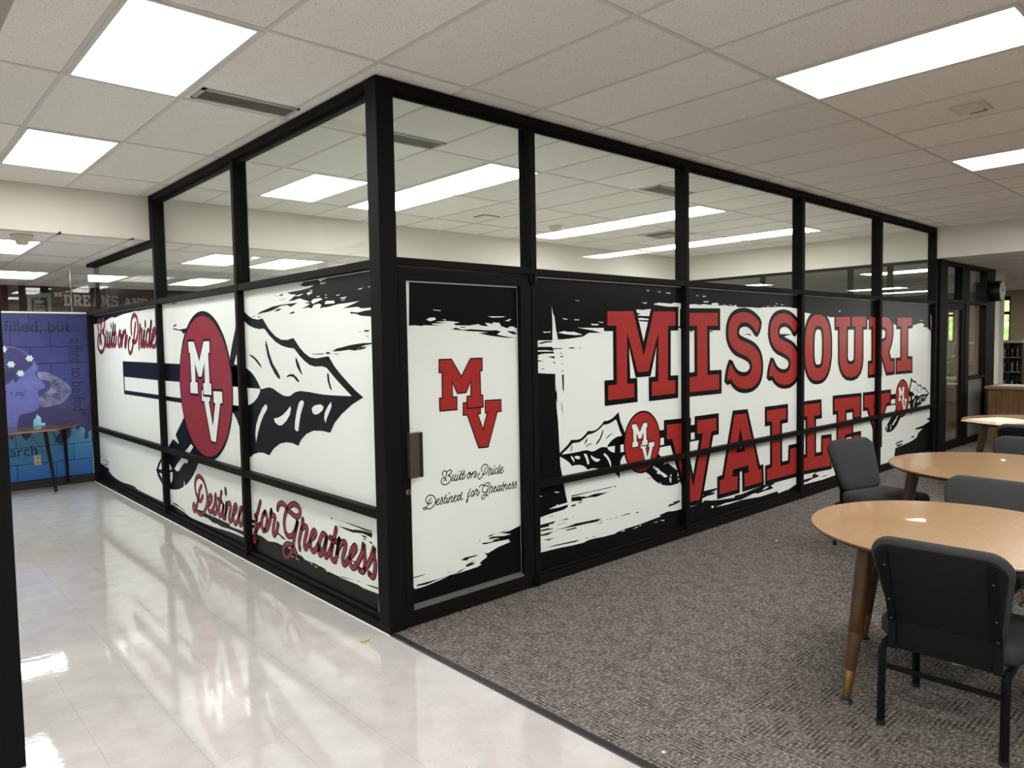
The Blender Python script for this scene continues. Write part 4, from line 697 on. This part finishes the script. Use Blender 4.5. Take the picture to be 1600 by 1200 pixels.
# ------------------------------------------------------------------ glazed partition with the large spear emblem (runs along y at x = 0)
wl = struct(empty('wall_left'), 'dark bronze glazed partition along the corridor printed with the big spear emblem')
MY = [(2.052, 2.102), (4.056, 4.113)]
for a, b in MY: mul(wl, (0, .11, a, b, 0, H-.055 if a < 4 else LOW))
mul(wl, (0, .11, 4.056, 4.17, LOW, H), 'end_post'); mul(wl, (0, .11, 6.80, 6.90, 0, 2.168), 'end_post')
mul(wl, (0, .11, .112, 4.113, H-.058, H-.002), 'head_rail'); mul(wl, (0, .11, 4.113, 6.80, LOW-.04, LOW), 'head_rail')
BAYB = [(.112, 2.052), (2.102, 4.056), (4.113, 6.80)]
for a, b in BAYB:
    mul(wl, (.004, .106, a, b, 2.110, 2.160), 'transom'); mul(wl, (.004, .106, a, b, .66, .712), 'mid_rail'); mul(wl, (.004, .106, a, b, 0, .045), 'bottom_rail')
    box('glazing_bead', (.026, .051, a, b, .045, .075), M['gasket'], wl, bevel=.004)
    box('window_film', (FZ, FZ+.006, a, b, .712, 2.11), M['film'], wl); box('window_film', (FZ, FZ+.006, a, b, .045, .66), M['film'], wl)
    top = (H-.058) if a < 4 else LOW-.04
    box('glass_pane', (.052, .058, a, b if b < 6.8 else 6.93, 2.162, top), M['glass'], wl)
    if a < 4: box('glazing_bead', (.030, .051, a, b, H-.082, H-.058), M['frame'], wl)
brush(G['B_black'], B3(1), M['black'], 'brush_print', wl, clipz(.05, 2.104, [(-1, 99)], 0)); brush(G['B_white'], B3(1.6), M['film'], 'brush_fleck', wl)
emblem(G['place']['B'], BB, wl, .020, None, None, M['crimson'])
for nm, sd, wd in (('b', G['script_built'], .030), ('d', G['script_dest'], .026)):
    mb = MB()
    for s in sd: ribbon(mb, mmm(s), wd+.017, BB(5), 0)
    for s in sd: ribbon(mb, mmm(s), wd, BB(6), 1)
    mb.build('script_lettering', [M['navy'], M['crimson']], wl)

# inner partition at the far end of the glass room
wi = struct(empty('wall_inner')); mul(wi, (9.0, 9.06, .13, 4.2, LOW-.04, LOW), 'head_rail'); mul(wi, (9.0, 9.06, .13, 4.2, 2.10, 2.15), 'transom')
for a in (.60, 1.17, 2.60, 4.1): mul(wi, (9.0, 9.06, a, a+.07, 0, LOW-.04))
for a, b in ((.13, .60), (.67, 1.17), (1.24, 2.60), (2.67, 4.1)): box('glass_pane', (9.027, 9.033, a, b, 2.15, LOW-.04), M['glass'], wi); box('lower_panel', (9.02, 9.04, a, b, 0, 2.10), M['hidden'], wi)
wb = struct(empty('wall_inner.001')); mul(wb, (.13, 6.6, 6.93, 6.99, 2.09, 2.14), 'transom'); box('lower_panel', (.13, 6.6, 6.94, 6.98, 0, 2.09), M['hidden'], wb); box('glass_pane', (.13, 6.6, 6.955, 6.961, 2.14, LOW), M['glass'], wb)
for a in (.02, 2.6, 5.2): mul(wb, (a+.1, a+.15, 6.93, 6.99, 0, LOW))

# partition beyond the end post, with a second door
wx = struct(empty('wall_right.001'), 'far glazed partition beyond the lettering with a second dark door')
mul(wx, (9.36, 11.75, 0, .11, LOW-.055, LOW), 'head_rail'); mul(wx, (9.36, 9.42, 0, .11, 0, LOW-.055)); mul(wx, (10.07, 10.42, 0, .11, 2.20, LOW-.055)); mul(wx, (10.24, 10.42, 0, .11, 0, 2.20)); mul(wx, (11.28, 11.75, 0, .16, 0, LOW-.055), 'end_post')
mul(wx, (9.42, 10.24, 0, .11, 2.15, 2.20), 'transom'); mul(wx, (10.42, 11.28, 0, .11, 2.15, 2.20), 'transom'); mul(wx, (10.42, 11.28, 0, .11, 1.0, 1.045), 'mid_rail'); mul(wx, (10.42, 11.28, 0, .11, 0, .10), 'bottom_rail')
for a, b, z0, z1 in ((9.42, 10.07, 2.20, LOW-.055), (10.42, 11.28, 2.20, LOW-.055), (10.42, 11.28, 1.045, 2.15)): box('glass_pane', (a, b, .05, .056, z0, z1), M['glass'], wx)
box('lower_panel', (10.42, 11.28, .05, .062, .10, 1.0), M['stone'], wx)
d2 = struct(empty('door_2')); mul(d2, (9.425, 9.445, .01, .06, .01, 2.145), 'stile'); mul(d2, (10.12, 10.235, .01, .06, .01, 2.145), 'stile'); mul(d2, (9.445, 10.12, .01, .06, 2.06, 2.145), 'top_rail'); mul(d2, (9.445, 10.12, .01, .06, .01, .13), 'bottom_rail')
box('glass_pane', (9.445, 10.12, .03, .036, .13, 2.06), M['glass'], d2)
struct(box('wall_column', (12.4, 12.7, .10, .24, 0, LOW), M['soffit']))

# near left partition post
nl = struct(empty('wall_near')); mul(nl, (-1.93, -1.77, -.08, .08, 0, 2.782), 'end_post')
for a in (2.2, 4.4): mul(nl, (-1.93, -1.82, a, a+.06, 0, LOW))
mul(nl, (-1.93, -1.82, .08, 6.9, 2.70, 2.745), 'head_rail'); mul(nl, (-1.93, -1.82, .08, 6.9, 0, .06), 'bottom_rail'); box('glass_pane', (-1.88, -1.874, .08, 6.9, .06, 2.70), M['glass'], nl)

# ------------------------------------------------------------------ mural wall: painted block, one object per block
mw = struct(empty('wall_mural'), 'painted block wall with a blue mural of a head, clouds and flames')
box('mortar', (-1.95, 0, 6.938, 7.02, 0, 2.135), M['joint'], mw); box('wall_cap', (-1.95, 0, 6.92, 7.02, 2.135, 2.155), M['white'], mw)
struct(box('baseboard_back', (-1.95, -.0, 6.905, 6.938, 0, .095), M['dark'])); 
BW, BH = .4064, .2032
blk = MB().prism([(.004, .004), (BW-.004, .004), (BW-.004, BH-.004), (.004, BH-.004)], -.008, 0, mat=Matrix(((1, 0, 0, 0), (0, 0, 1, 0), (0, 1, 0, 0), (0, 0, 0, 1)))).mesh('block', M['mural'])
for rr_ in range(10):
    off = -.21 if rr_ % 2 else 0
    for k in range(5):
        x1 = off-k*BW; x0 = x1-BW
        if x0 < -1.95: continue
        link('block', blk, mw, (x0, 6.938, .10+rr_*BH))
    if rr_ % 2: MB().box(off+.0025, -.001, 6.93, 6.938, .1025+rr_*BH, .1+(rr_+1)*BH-.0025).build('block', M['mural'], mw)
MU = lambda k: (lambda a, b: (a, 6.9295-.0006*k, b)); mu = G['mural']
def paint(nm, polys, m, k, sm=True):
    mb = MB()
    for p in polys: mb.flat([smooth_loop(mmm(p), 3) if sm else mmm(p)], MU(k))
    return mb.build(nm, m, mw)
paint('mural_cloud', mu['cloud'], M['mist'], 1); paint('mural_drips', mu['dark'], M['drip'], 1.5, False); paint('mural_head', mu['head'], M['lav'], 2); paint('mural_brain', mu['brain'], M['brain'], 3); paint('mural_flame', mu['flame'], M['flame'], 2.5, False)
for p in mu['flower']:
    cx, cz = p[0][0]/1000, p[0][1]/1000; mb = MB()
    mb.flat([[(cx+(.036+.007*math.cos(6*t*math.pi/18))*math.cos(t*math.pi/18), cz+(.036+.007*math.cos(6*t*math.pi/18))*math.sin(t*math.pi/18)) for t in range(36)]], MU(4)); mb.build('mural_flower', M['petal'], mw)
text_mesh('filled, but', -.868, -.185, 1.885, 2.045, MU(4)).build('mural_lettering', M['ink'], mw)
VT = lambda a, b: (b, 6.9295-.0024, -a)
mbv = text_mesh('a fire to be fed\u201d', -1.822, -.845, -.195, -.06, lambda a, b: (b, 6.9295-.0024, -a)); mbv.build('mural_lettering', M['ink'], mw)
text_mesh('search', -1.02, -.60, .405, .53, MU(4)).build('mural_lettering', M['ink'], mw)
text_mesh('E = mc\u00b2', -.90, -.68, 1.14, 1.21, MU(4)).build('mural_lettering', M['ink'], mw)
mbx = text_mesh('ax\u00b2+ bx + c = 0', 0, 1, 0, 1, lambda a, b: (-.45+(.135-.055*b)*math.cos(-2.25+a*3.2), 6.927, 1.222+(.135-.055*b)*math.sin(-2.25+a*3.2))); 
arc = []
for (x, y, z) in mbx.v: arc.append((x, y, z))
mbx.v = arc; mbx.build('mural_lettering', M['ink'], mw)
gp = struct(empty('wall_mural.001')); box('glass_pane', (-1.95, -.15, 6.955, 6.965, 2.155, LOW), M['glass'], gp); box('glass_pane', (-.147, .05, 6.955, 6.965, 2.155, LOW), M['glass'], gp); box('glass_joint', (-.151, -.146, 6.952, 6.968, 2.155, LOW), plain('clear_joint', (.5, .52, .5), .3), gp)
fs_ = empty('framed_sign', (.10, 10.585, 2.0)); tag(fs_, 'black poster in a grey frame on the dark red wall above the mural', 'sign')
box('sign_frame', (-.165, .165, -.01, .012, 0, .635), plain('sign_mount', (.22, .21, .19), .6), fs_); box('sign_panel', (-.11, .11, -.016, -.010, .05, .555), M['poster'], fs_)
F3 = lambda a, b: (a, -.0175, b)
for tx, x, z0, z1 in (('ARMY', .075, .455, .515), ('NATIONAL', .085, .405, .435), ('GUARD', .085, .325, .385)): text_mesh(tx, -x, x, z0, z1, F3, .01).build('sign_lettering', M['letter'], fs_)
sb = MB().flat([[(.02*(1 if i % 2 == 0 else .45)*math.sin(i*math.pi/5), .285+.02*(1 if i % 2 == 0 else .45)*math.cos(i*math.pi/5)) for i in range(10)]], F3); sb.build('sign_star', M['letter'], fs_)

# ------------------------------------------------------------------ ceiling fixtures
def vent(cx, cy, label, w=.596, h=.205):
    t = empty('ceiling_vent', (cx, cy, H)); tag(t, label, 'vent'); f = MB(); a, b = w/2, h/2
    f.box(-a, a, -b, -b+.022, -.006, .003).box(-a, a, b-.022, b, -.006, .003).box(-a, -a+.022, -b, b, -.006, .003).box(a-.022, a, -b, b, -.006, .003); f.build('vent_frame', M['ventmetal'], t)
    box('vent_core', (-a+.02, a-.02, -b+.02, b-.02, -.002, .003), M['ventdark'], t)
    for k in range(7): box('vent_blade', (-a+.022, a-.022, -b+.03+k*.022, -b+.038+k*.022, -.0045, -.002), M['ventmetal'] if False else M['ventdark'], t)
    return t
vent(-.348, .905, 'slotted grey ceiling vent between the corridor light and the glass room'); vent(.84, .955, 'slotted ceiling vent inside the glass room beside the corner post'); vent(3.89, .85, 'slotted ceiling vent inside the glass room right of the door', .596, .24)
v4 = empty('ceiling_vent', (6.33, 2.62, H)); tag(v4, 'square stepped air diffuser inside the glass room near the farthest lights', 'vent')
for i_, (a, z) in enumerate(((.29, -.004), (.20, -.012), (.12, -.018))):
    MB().prism([(-a, -a), (a, -a), (a, a), (-a, a)], z, .002).build('diffuser_ring', M['ventdark' if i_ == 1 else 'ventmetal'], v4)
ap = empty('ceiling_plate', (3.295, -1.965, H)); tag(ap, 'rectangular ceiling access plate with a dark slot near the upper right light', 'ceiling plate')
MB().box(-.13, .13, -.10, .10, -.006, .004).build('plate_rim', plain('plate_taupe', (.60, .56, .51), .5), ap); box('plate_cover', (-.10, .105, -.075, .075, -.012, -.006), plain('cover_taupe', (.68, .64, .58), .45), ap, bevel=.002)
MB().box(.095, .108, -.07, .03, -.0145, -.006).build('plate_slot', M['dark'], ap)
for k in range(2): box('plate_hole', (.05+.022*k, .062+.022*k, -.072, -.060, -.0135, -.006), M['dark'], ap)
sp = empty('ceiling_plate', (3.39, 3.05, H)); tag(sp, 'small square ceiling plate inside the glass room above the door', 'ceiling plate'); box('plate_rim', (-.12, .12, -.1, .1, -.004, .004), M['ventdark'], sp); box('plate_cover', (-.108, .108, -.088, .088, -.008, -.004), M['tile'], sp)
def smoke(x, y, z, label, s=1.):
    t = empty('smoke_detector', (x, y, z)); tag(t, label, 'smoke detector', None)
    auto(MB().lathe([(.09*s, 0), (.09*s, -.02*s), (.078*s, -.04*s), (.07*s, -.05*s)], 28).build('detector_base', M['cream'], t)); auto(MB().lathe([(.07*s, -.05*s), (.052*s, -.062*s), (.048*s, -.085*s), (.03*s, -.09*s)], 28).build('detector_head', M['cream'], t)); return t
smoke(-1.0, 4.52, LOW, 'cream smoke detector under the low corridor ceiling'); smoke(4.56, 3.05, H, 'cream smoke detector inside the glass room beside the long light')

# ------------------------------------------------------------------ tables
def round_table(x, y, rad, legang, label, zt=.762):
    t = empty('round_table', (x, y, 0)); tag(t, label, 'table', 'round oak tables')
    auto(MB().lathe([(rad-.012, zt-.008), (rad-.004, zt-.004), (rad-.004, zt-.0005), (rad-.012, zt)], 96).build('tabletop', M['oak'], t), 50)
    auto(MB().lathe([(rad-.09, zt-.034), (rad-.035, zt-.030), (rad-.006, zt-.016), (rad, zt-.008), (rad-.003, zt-.004), (rad-.02, zt-.006)], 96).build('edge_band', M['edge'], t), 60)
    for k in range(4):
        a = legang+k*math.pi/2; ca, sa = math.cos(a), math.sin(a); P = lambda f: Vector((ca*(.47+.11*f)*rad/.621, sa*(.47+.11*f)*rad/.621, (zt-.034)*(1-f)+.0*f))
        lg = MB().tube([P(0), P(.35), P(.55), P(.552), P(.556), P(.79)], [.041, .036, .0305, .0295, .0305, .0225], 20).build('leg', M['walnut'], t); auto(lg)
        auto(MB().tube([P(.79), P(.795), P(.965)], [.0225, .0235, .0165], 20).build('ferrule', M['brass'], lg, label='brass leg ferrule'))
        fo = Vector((P(.97).x, P(.97).y, 0)); auto(MB().lathe([(.028, .0065), (.030, .010), (.022, .020), (.010, .026)], 20, c=fo).build('glide', M['dark'], lg))
    return t
round_table(1.590, -2.404, .621, math.radians(61.5), 'nearest round oak table with tapered wooden legs and brass ferrules')
round_table(3.622, -2.094, .689, math.radians(26), 'middle round oak table behind the nearest one')
round_table(6.98, -1.62, .70, math.radians(40), 'farthest round oak table with loose paper on it')
sh = MB()
for k in range(5): 
    a = .06*k; sh.box(-.30+.02*k, .34-.03*k, -.2+.015*k, .22, .001+.004*k, .004+.004*k)
o = sh.build('paper_stack', M['paper']); o.location = (6.66, -1.36, .7635); o.rotation_euler.z = -.5; tag(o, 'cream paper sheets spread on the farthest round table', 'paper')

# ------------------------------------------------------------------ chairs
def chair():
    t = empty('stacking_chair')
    MB().pad(Matrix.Translation((.045, 0, .405)) @ Matrix.Rotation(math.pi/2, 4, 'Z'), .535, .44, .105, .08, .03, crown=.008).build('seat', M['cloth'], t, smooth=True)
    lean = math.atan2(.118, .33); up_ = Matrix.Rotation(-lean, 4, 'Y') @ Matrix(((0, 0, 1, 0), (1, 0, 0, 0), (0, 1, 0, 0), (0, 0, 0, 1)))
    MB().pad(Matrix.Translation((-.225, 0, .636)) @ up_, .512, .425, .060, .085, .022, wb=.44, crown=.004).build('backrest', M['cloth'], t, smooth=True)
    nb = Vector((-math.cos(lean), 0, -math.sin(lean)))
    MB().pad(Matrix.Translation(Vector((-.225, 0, .636))+nb*.029) @ up_, .478, .395, .010, .07, .004, wb=.41).build('back_shell', M['shell'], t, smooth=True, label='black fabric back shell')
    box('back_pan', (-.196, -.180, -.19, .19, .335, .455), M['metal'], t, bevel=.004)
    for s in (-1, 1):
        b = MB(); y = s*.193
        b.bar((-.202, y, .335), (-.202, y, .452), .030, .012, up=(1, 0, 0)); b.bar((-.202, y, .447), (-.322, y, .783), .030, .010, up=(1, 0, 0)); b.bar((-.326, y, .780), (-.295, y, .792), .030, .010)
        o = b.build('back_support', M['metal'], t, bevel=.002)
        for zz in (.47, .56, .72):
            f = (zz-.447)/.336; xx = -.202-.120*f-.005
            MB().tube([(xx+.002, y, zz), (xx-.003, y, zz)], .0045, 10).build('bolt', M['bolt'], o)
    for s in (-1, 1):
        y = s*.224
        l1 = MB().tube([(-.13, y, .340), (-.205, y, .340), (-.222, y, .330), (-.228, y, .305), (-.2365, y, 0)], .0180, 4).build('leg', M['metal'], t, bevel=.003)
        l2 = MB().tube([(.13, y, .340), (.215, y, .340), (.228, y, .330), (.231, y, .305), (.2365, y, 0)], .0180, 4).build('leg', M['metal'], t, bevel=.003)
        for l, x in ((l1, -.2365), (l2, .2365)): MB().tube([(x, y, -.001), (x, y, .02)], .0195, 4).build('foot_cap', M['dark'], l)
        box('seat_rail', (-.2, .2, y-.012, y+.012, .335, .358), M['metal'], t, bevel=.003)
    MB().bar((-.231, -.224, .262), (-.231, .224, .262), .012, .020).build('stretcher', M['metal'], t)
    return t
CH = chair(); first = [True]
def put_chair(x, y, rz, label):
    o = CH if first[0] else copy_tree(CH); first[0] = False
    o.location = (x, y, .006); o.rotation_euler = (0, 0, rz); tag(o, label, 'chair', 'grey stacking chairs'); return o
put_chair(1.236, -2.528, .04, 'nearest grey padded chair, its dark back with two steel supports facing us')
put_chair(2.33, -2.30, math.pi-.05, 'grey padded chair between the two nearer round tables, front of its backrest showing')
put_chair(3.72, -1.27, math.radians(-106), 'grey padded chair standing by the lettered glass, seen half from the side')
put_chair(4.48, -2.03, math.pi+.03, 'grey padded chair on the far side of the middle table')
put_chair(6.02, -1.78, .08, 'dark looking padded chair with its back to us at the farthest table')
put_chair(2.02, -3.02, math.radians(100), 'grey padded chair mostly cut off by the frame edge behind the nearest chair')

# ------------------------------------------------------------------ far right furniture
ct_ = empty('counter', (10.8, -.16, 0)); tag(ct_, 'wood veneer counter with pale top beside the far glass door', 'counter')
box('counter_top', (-.04, .75, -3.2, .035, .845, .885), M['countertop'], ct_, bevel=.004)
for k in range(3): box('front_panel', (0, .02, -1.0-.98*k+.003, -.0-.98*k-.003 if k else -.005, 0, .845), M['panel'], ct_)
box('counter_body', (.02, .70, -2.98, -.003, 0, .845), M['panel'], ct_)
o = MB().box(-.15, .15, -.5, .5, 0, .012).build('paper_stack', M['white']); o.location = (11.1, -.75, .886); tag(o, 'white papers lying on the wood counter', 'paper')
bs = empty('bookshelf', (15.5, .68, 0)); tag(bs, 'black low bookshelf with pale top below the window', 'bookshelf')
for yy in (-.225, 0, .225): box('side_panel', (-.02, .26, yy-.012, yy+.012, 0, 1.51), M['dark'], bs)
box('back_panel', (.26, .275, -.237, .237, 0, 1.51), M['dark'], bs); box('shelf_top', (-.035, .28, -.25, .25, 1.51, 1.56), M['soffit'], bs)
sides = [.06, .32, .58, .84, 1.1, 1.3]
for n_, z in enumerate((.10, .52, .90, 1.20)): 
    s_ = box('shelf', (-.015, .26, -.225, .225, z, z+.02), M['steel'], bs); 
    for k in range(5): box('label_holder', (-.02, -.0155, -.19+.085*k, -.165+.085*k, z+.002, z+.018), M['white'], s_)
n_ = 0
for si, z in enumerate((.52, .90, 1.20)):
    for k, yy in enumerate((-.16, -.07, .06, .12)):
        h_ = .17+.03*((k*7+si*3) % 4)/3; nb = MB().box(0, .16, 0, .022+.006*(k % 3), 0, h_).box(-.001, .0, .004, .018, h_*.6, h_*.8, 1).build('book', [M['book' if (k+si) % 3 else 'reddull'], M['white']])
        nb.location = (15.50, .68+yy, z+.021); tag(nb, 'worn book standing on the %s shelf of the black bookshelf, %s' % (('lower', 'middle', 'upper')[si], ('at its near end', 'beside the centre divider', 'just past the centre divider', 'toward its far end')[k]), 'book', 'books in the black bookshelf')
ck = empty('wall_clock', (11.56, -.075, 2.385)); tag(ck, 'round black double-faced clock fixed to the far dark post', 'clock')
def drum(x0, x1, rr_, m, nm, par): return auto(MB().tube([(x0, 0, 0), (x1, 0, 0)], rr_, 36).build(nm, m, par))
drum(-.065, .065, .165, M['dark'], 'clock_case', ck); drum(-.072, -.064, .148, M['clockface'], 'clock_face', ck); f2 = drum(.064, .072, .148, M['clockface'], 'clock_face', ck)
ck.rotation_euler.z = math.radians(90)
MB().bar((-.074, 0, -.01), (-.074, .02, .09), .004, .01).bar((-.074, 0, -.01), (-.074, -.06, .03), .004, .01).build('clock_hand', M['dark'], ck)
gb = empty('green_bag', (12.05, .72, .72)); tag(gb, 'dark green folded cloth bag seen through the far glass door', 'bag')
MB().prism([(-.26, .50), (.06, .86), (.30, .62), (.02, .26), (-.14, .30)], -.07, .07, mat=Matrix(((1, 0, 0, 0), (0, 0, 1, 0), (0, 1, 0, 0), (0, 0, 0, 1)))).build('bag_body', M['green'], gb, bevel=.03); box('bag_label', (-.20, -.06, -.075, -.07, .60, .64), M['white'], gb)
sd = empty('side_desk', (12.2, .75, 0)); tag(sd, 'small desk with pale top carrying the green bag', 'desk')
box('desk_top', (-.55, .45, -.28, .3, .93, .96), M['grey'], sd); 
for sx in (-.5, .4):
    for sy in (-.24, .25): box('leg', (sx-.02, sx+.02, sy-.02, sy+.02, 0, .93), M['dark'], sd)
gb.location.z = .96-.26
gbrd = empty('leaning_board', (11.95, .35, 0)); tag(gbrd, 'pale grey board with rounded top leaning behind the far glass door', 'board'); MB().pad(Matrix.Translation((0, 0, .45)) @ Matrix.Rotation(math.pi/2, 4, 'X'), .62, .88, .03, .06, .008).build('board_face', M['frost'], gbrd, smooth=True)
pl = empty('potted_plant', (11.95, .9, .961)); tag(pl, 'dark leafy plant on the desk behind the far glass door', 'plant'); MB().lathe([(.06, 0), (.09, .14), (.08, .14)], 16).build('pot', M['dark'], pl)
lf = MB(); rng = random.Random(3)
for k in range(26):
    a = rng.uniform(0, 6.28); e_ = rng.uniform(.2, 1.3); rr_ = rng.uniform(.14, .42); p0 = Vector((0, 0, .14)); p1 = Vector((math.cos(a)*math.cos(e_)*rr_, math.sin(a)*math.cos(e_)*rr_, .14+math.sin(e_)*rr_*1.5)); s_ = Vector((-math.sin(a), math.cos(a), 0))*.035; mid = (p0+p1)/2+Vector((0, 0, .04))
    lf.add([p0, mid+s_, p1, mid-s_], [(0, 1, 2, 3)])
o = lf.build('leaves', plain('dark_leaf', (.02, .03, .018), .6), pl); o['kind'] = 'stuff'
bx_ = empty('patterned_box', (13.75, .72, 0)); tag(bx_, 'gold patterned box with a maroon lid behind the far clear pane', 'box'); box('box_body', (-.30, .30, -.2, .2, .50, 1.0), M['gold'], bx_); box('box_lid', (-.33, .33, -.22, .22, 1.0, 1.10), M['reddull'], bx_, bevel=.01); box('box_base', (-.30, .30, -.2, .2, .30, .5), M['reddull'], bx_)
box('box_stand', (-.28, .28, -.18, .18, 0, .30), M['dark'], bx_)
oc = empty('office_chair', (12.95, .72, 0)); tag(oc, 'black office chair behind the far clear pane', 'chair'); MB().pad(Matrix.Translation((0, .12, .98)) @ Matrix.Rotation(math.pi/2, 4, 'X'), .42, .52, .06, .1, .02).build('backrest', M['dark'], oc, smooth=True); MB().pad(Matrix.Translation((0, -.12, .5)), .46, .46, .08, .08, .02).build('seat', M['dark'], oc, smooth=True)
MB().tube([(0, 0, .06), (0, 0, .5)], .03, 12).build('column', M['metal'], oc)
for k in range(5): MB().bar((0, 0, .07), (.28*math.cos(k*1.257), .28*math.sin(k*1.257), .03), .04, .03).build('base_arm', M['metal'], oc)
mc_ = empty('yarn_hanging', (13.05, .7, 2.25)); tag(mc_, 'cream yarn hanging behind the far clear pane', 'wall hanging')
yv = MB()
for k in range(14): 
    a = -.22+.034*k; ln = .25+.30*abs(math.sin(k*1.9)); yv.tube([(a, .01*math.sin(k), 0), (a+.03*math.sin(k*2.3), 0, -ln*.5), (a+.05*math.sin(k*1.3), .02, -ln)], .013, 6)
yv.build('yarn_strand', M['yarn'], mc_); MB().tube([(-.27, 0, .01), (.27, 0, .01)], .012, 8).build('hanging_rod', M['bark'], mc_); MB().tube([(0, 0, .02), (0, .0, LOW-2.25)], .004, 6).build('hanging_cord', M['yarn'], mc_)
cd = MB().tube([(13.9, .74, 2.745), (13.85, .73, 2.2), (13.6, .74, 1.8), (13.5, .74, 1.5), (13.3, .73, 1.2), (13.2, .72, .6)], .008, 8).build('hanging_cord', M['dark'], smooth=True); tag(cd, 'thin dark cord hanging down behind the far clear pane', 'cord')
def outlet(nm, loc, label, w, h, rz=0, rx=0):
    t = empty(nm, loc, rz); t.rotation_euler.x = rx; tag(t, label, 'outlet'); box('outlet_plate', (-w/2, w/2, -.008, 0, -h/2, h/2), M['plate'], t, bevel=.002)
    for s in (-1, 1):
        o = box('socket', (-w*.26, w*.26, -.0105, -.008, s*h*.24-h*.15, s*h*.24+h*.15), M['cream'], t)
        for q_ in (-1, 1): box('socket_slot', (q_*w*.1-.003, q_*w*.1+.003, -.0115, -.0105, s*h*.24-.012, s*h*.24+.012), M['dark'], o)
    return t
outlet('wall_outlet', (-.603, 6.9265, .345), 'ivory double wall outlet on the blue mural below the lettering', .075, .125)
outlet('wall_outlet', (18.458, 2.0, 1.25), 'ivory outlet on the grey far wall seen through the clear pane', .12, .18, math.pi/2)
fb = empty('floor_outlet', (1.905, -2.37, .006), math.radians(-60)); tag(fb, 'ivory slotted outlet cover set in the carpet under the nearest table', 'floor outlet'); box('cover_plate', (-.06, .06, -.045, .045, 0, .006), M['plate'], fb, bevel=.002)
for k in range(4): box('cover_slot', (-.045, .045, -.03+.018*k, -.024+.018*k, .006, .0068), M['ventdark'], fb)

# ------------------------------------------------------------------ table in front of the mural
mt = empty('trapezoid_table', (-.9, 6.6, 0)); tag(mt, 'brown trapezoid table with black legs against the blue mural', 'table')
top_ = [(-.85, -.35), (.405, -.28), (.76, .285), (-.85, .295)]
MB().prism(top_, .745, .772).build('tabletop', M['table2'], mt, bevel=.002); MB().prism([(x*1.0+(.004 if x > 0 else 0), y-.003) for x, y in top_], .742, .760).build('edge_band', m_wood('tan_edge', (.20, .12, .07), (.27, .17, .10), (4, 60, 60), .4), mt)
for (x, y), (bx2, by2) in zip(((.30, -.24), (.58, .24), (-.76, -.26), (-.76, .24)), ((.37, -.292), (.598, .25), (-.78, -.292), (-.78, .25))):
    lg = auto(MB().tube([(x, y, .742), (bx2, by2, .03)], [.021, .016], 14).build('leg', M['metal'], mt)); auto(MB().lathe([(.02, 0), (.021, .006), (.008, .012), (.008, .03)], 14, c=(bx2, by2, .0005)).build('glide', M['chrome'], lg))
    s_ = -1 if x > 0 else 1; MB().bar((x+s_*.16, y, .735), (x+(bx2-x)*.5, y+(by2-y)*.5, .40), .012, .004).build('leg_brace', M['metal'], lg)

# ------------------------------------------------------------------ small litter
def crumb(nm, x, y, z, label, m, s):
    rg = random.Random(int(x*1000)); mb = MB(); P = [(s*rg.uniform(.7, 1.2)*math.cos(a*1.047), s*rg.uniform(.5, .9)*math.sin(a*1.047)) for a in range(6)]; mb.prism(P, 0, s*.35); o = mb.build(nm, m); o.location = (x, y, z); tag(o, label, 'litter'); return o
crumb('leaf_scrap', -.143, .038, .0008, 'tiny dry yellow leaf scrap on the white floor by the corner post', plain('dry_leaf', (.42, .36, .16), .8, noise=.4, scale=90), .03)
crumb('paper_crumb', 3.35, -.60, .0065, 'tiny white crumb on the carpet before the lettered wall', M['white'], .012); crumb('paper_crumb', .14, -1.80, .0065, 'tiny white crumb on the carpet near the black edge strip', M['white'], .009)

# ------------------------------------------------------------------ outdoors beyond the far windows
struct(box('ground', (18.8, 60, -20, 30, -.3, -.2), M['lawn']))
def tree(x, y, hgt, label, seed):
    t = empty('tree', (x, y, -.2)); tag(t, label, 'tree', 'trees outside the far windows'); rg = random.Random(seed); MB().tube([(0, 0, 0), (.1, 0, hgt*.6)], [.2, .1], 10).build('trunk', M['bark'], t)
    bm = bmesh.new()
    for k in range(60):
        c = Vector((max(-1.2, min(1.2, rg.gauss(0, .7))), max(-1.2, min(1.2, rg.gauss(0, .8))), hgt*.55+rg.gauss(0, hgt*.22))); bmesh.ops.create_icosphere(bm, subdivisions=1, radius=rg.uniform(.25, .6), matrix=Matrix.Translation(c))
    for v in bm.verts: v.co += Vector((rg.uniform(-.08, .08), rg.uniform(-.08, .08), rg.uniform(-.08, .08)))
    me = bpy.data.meshes.new('foliage'); bm.to_mesh(me); bm.free(); me.materials.append(M['leaf']); link('foliage', me, t)
tree(26, 2.2, 3.4, 'leafy green tree filling the lower part of the far right window', 1); tree(33, 9.0, 4.6, 'taller leafy tree behind the far windows', 2); tree(30, 4.6, 3.4, 'leafy tree seen through the far glass door', 3)
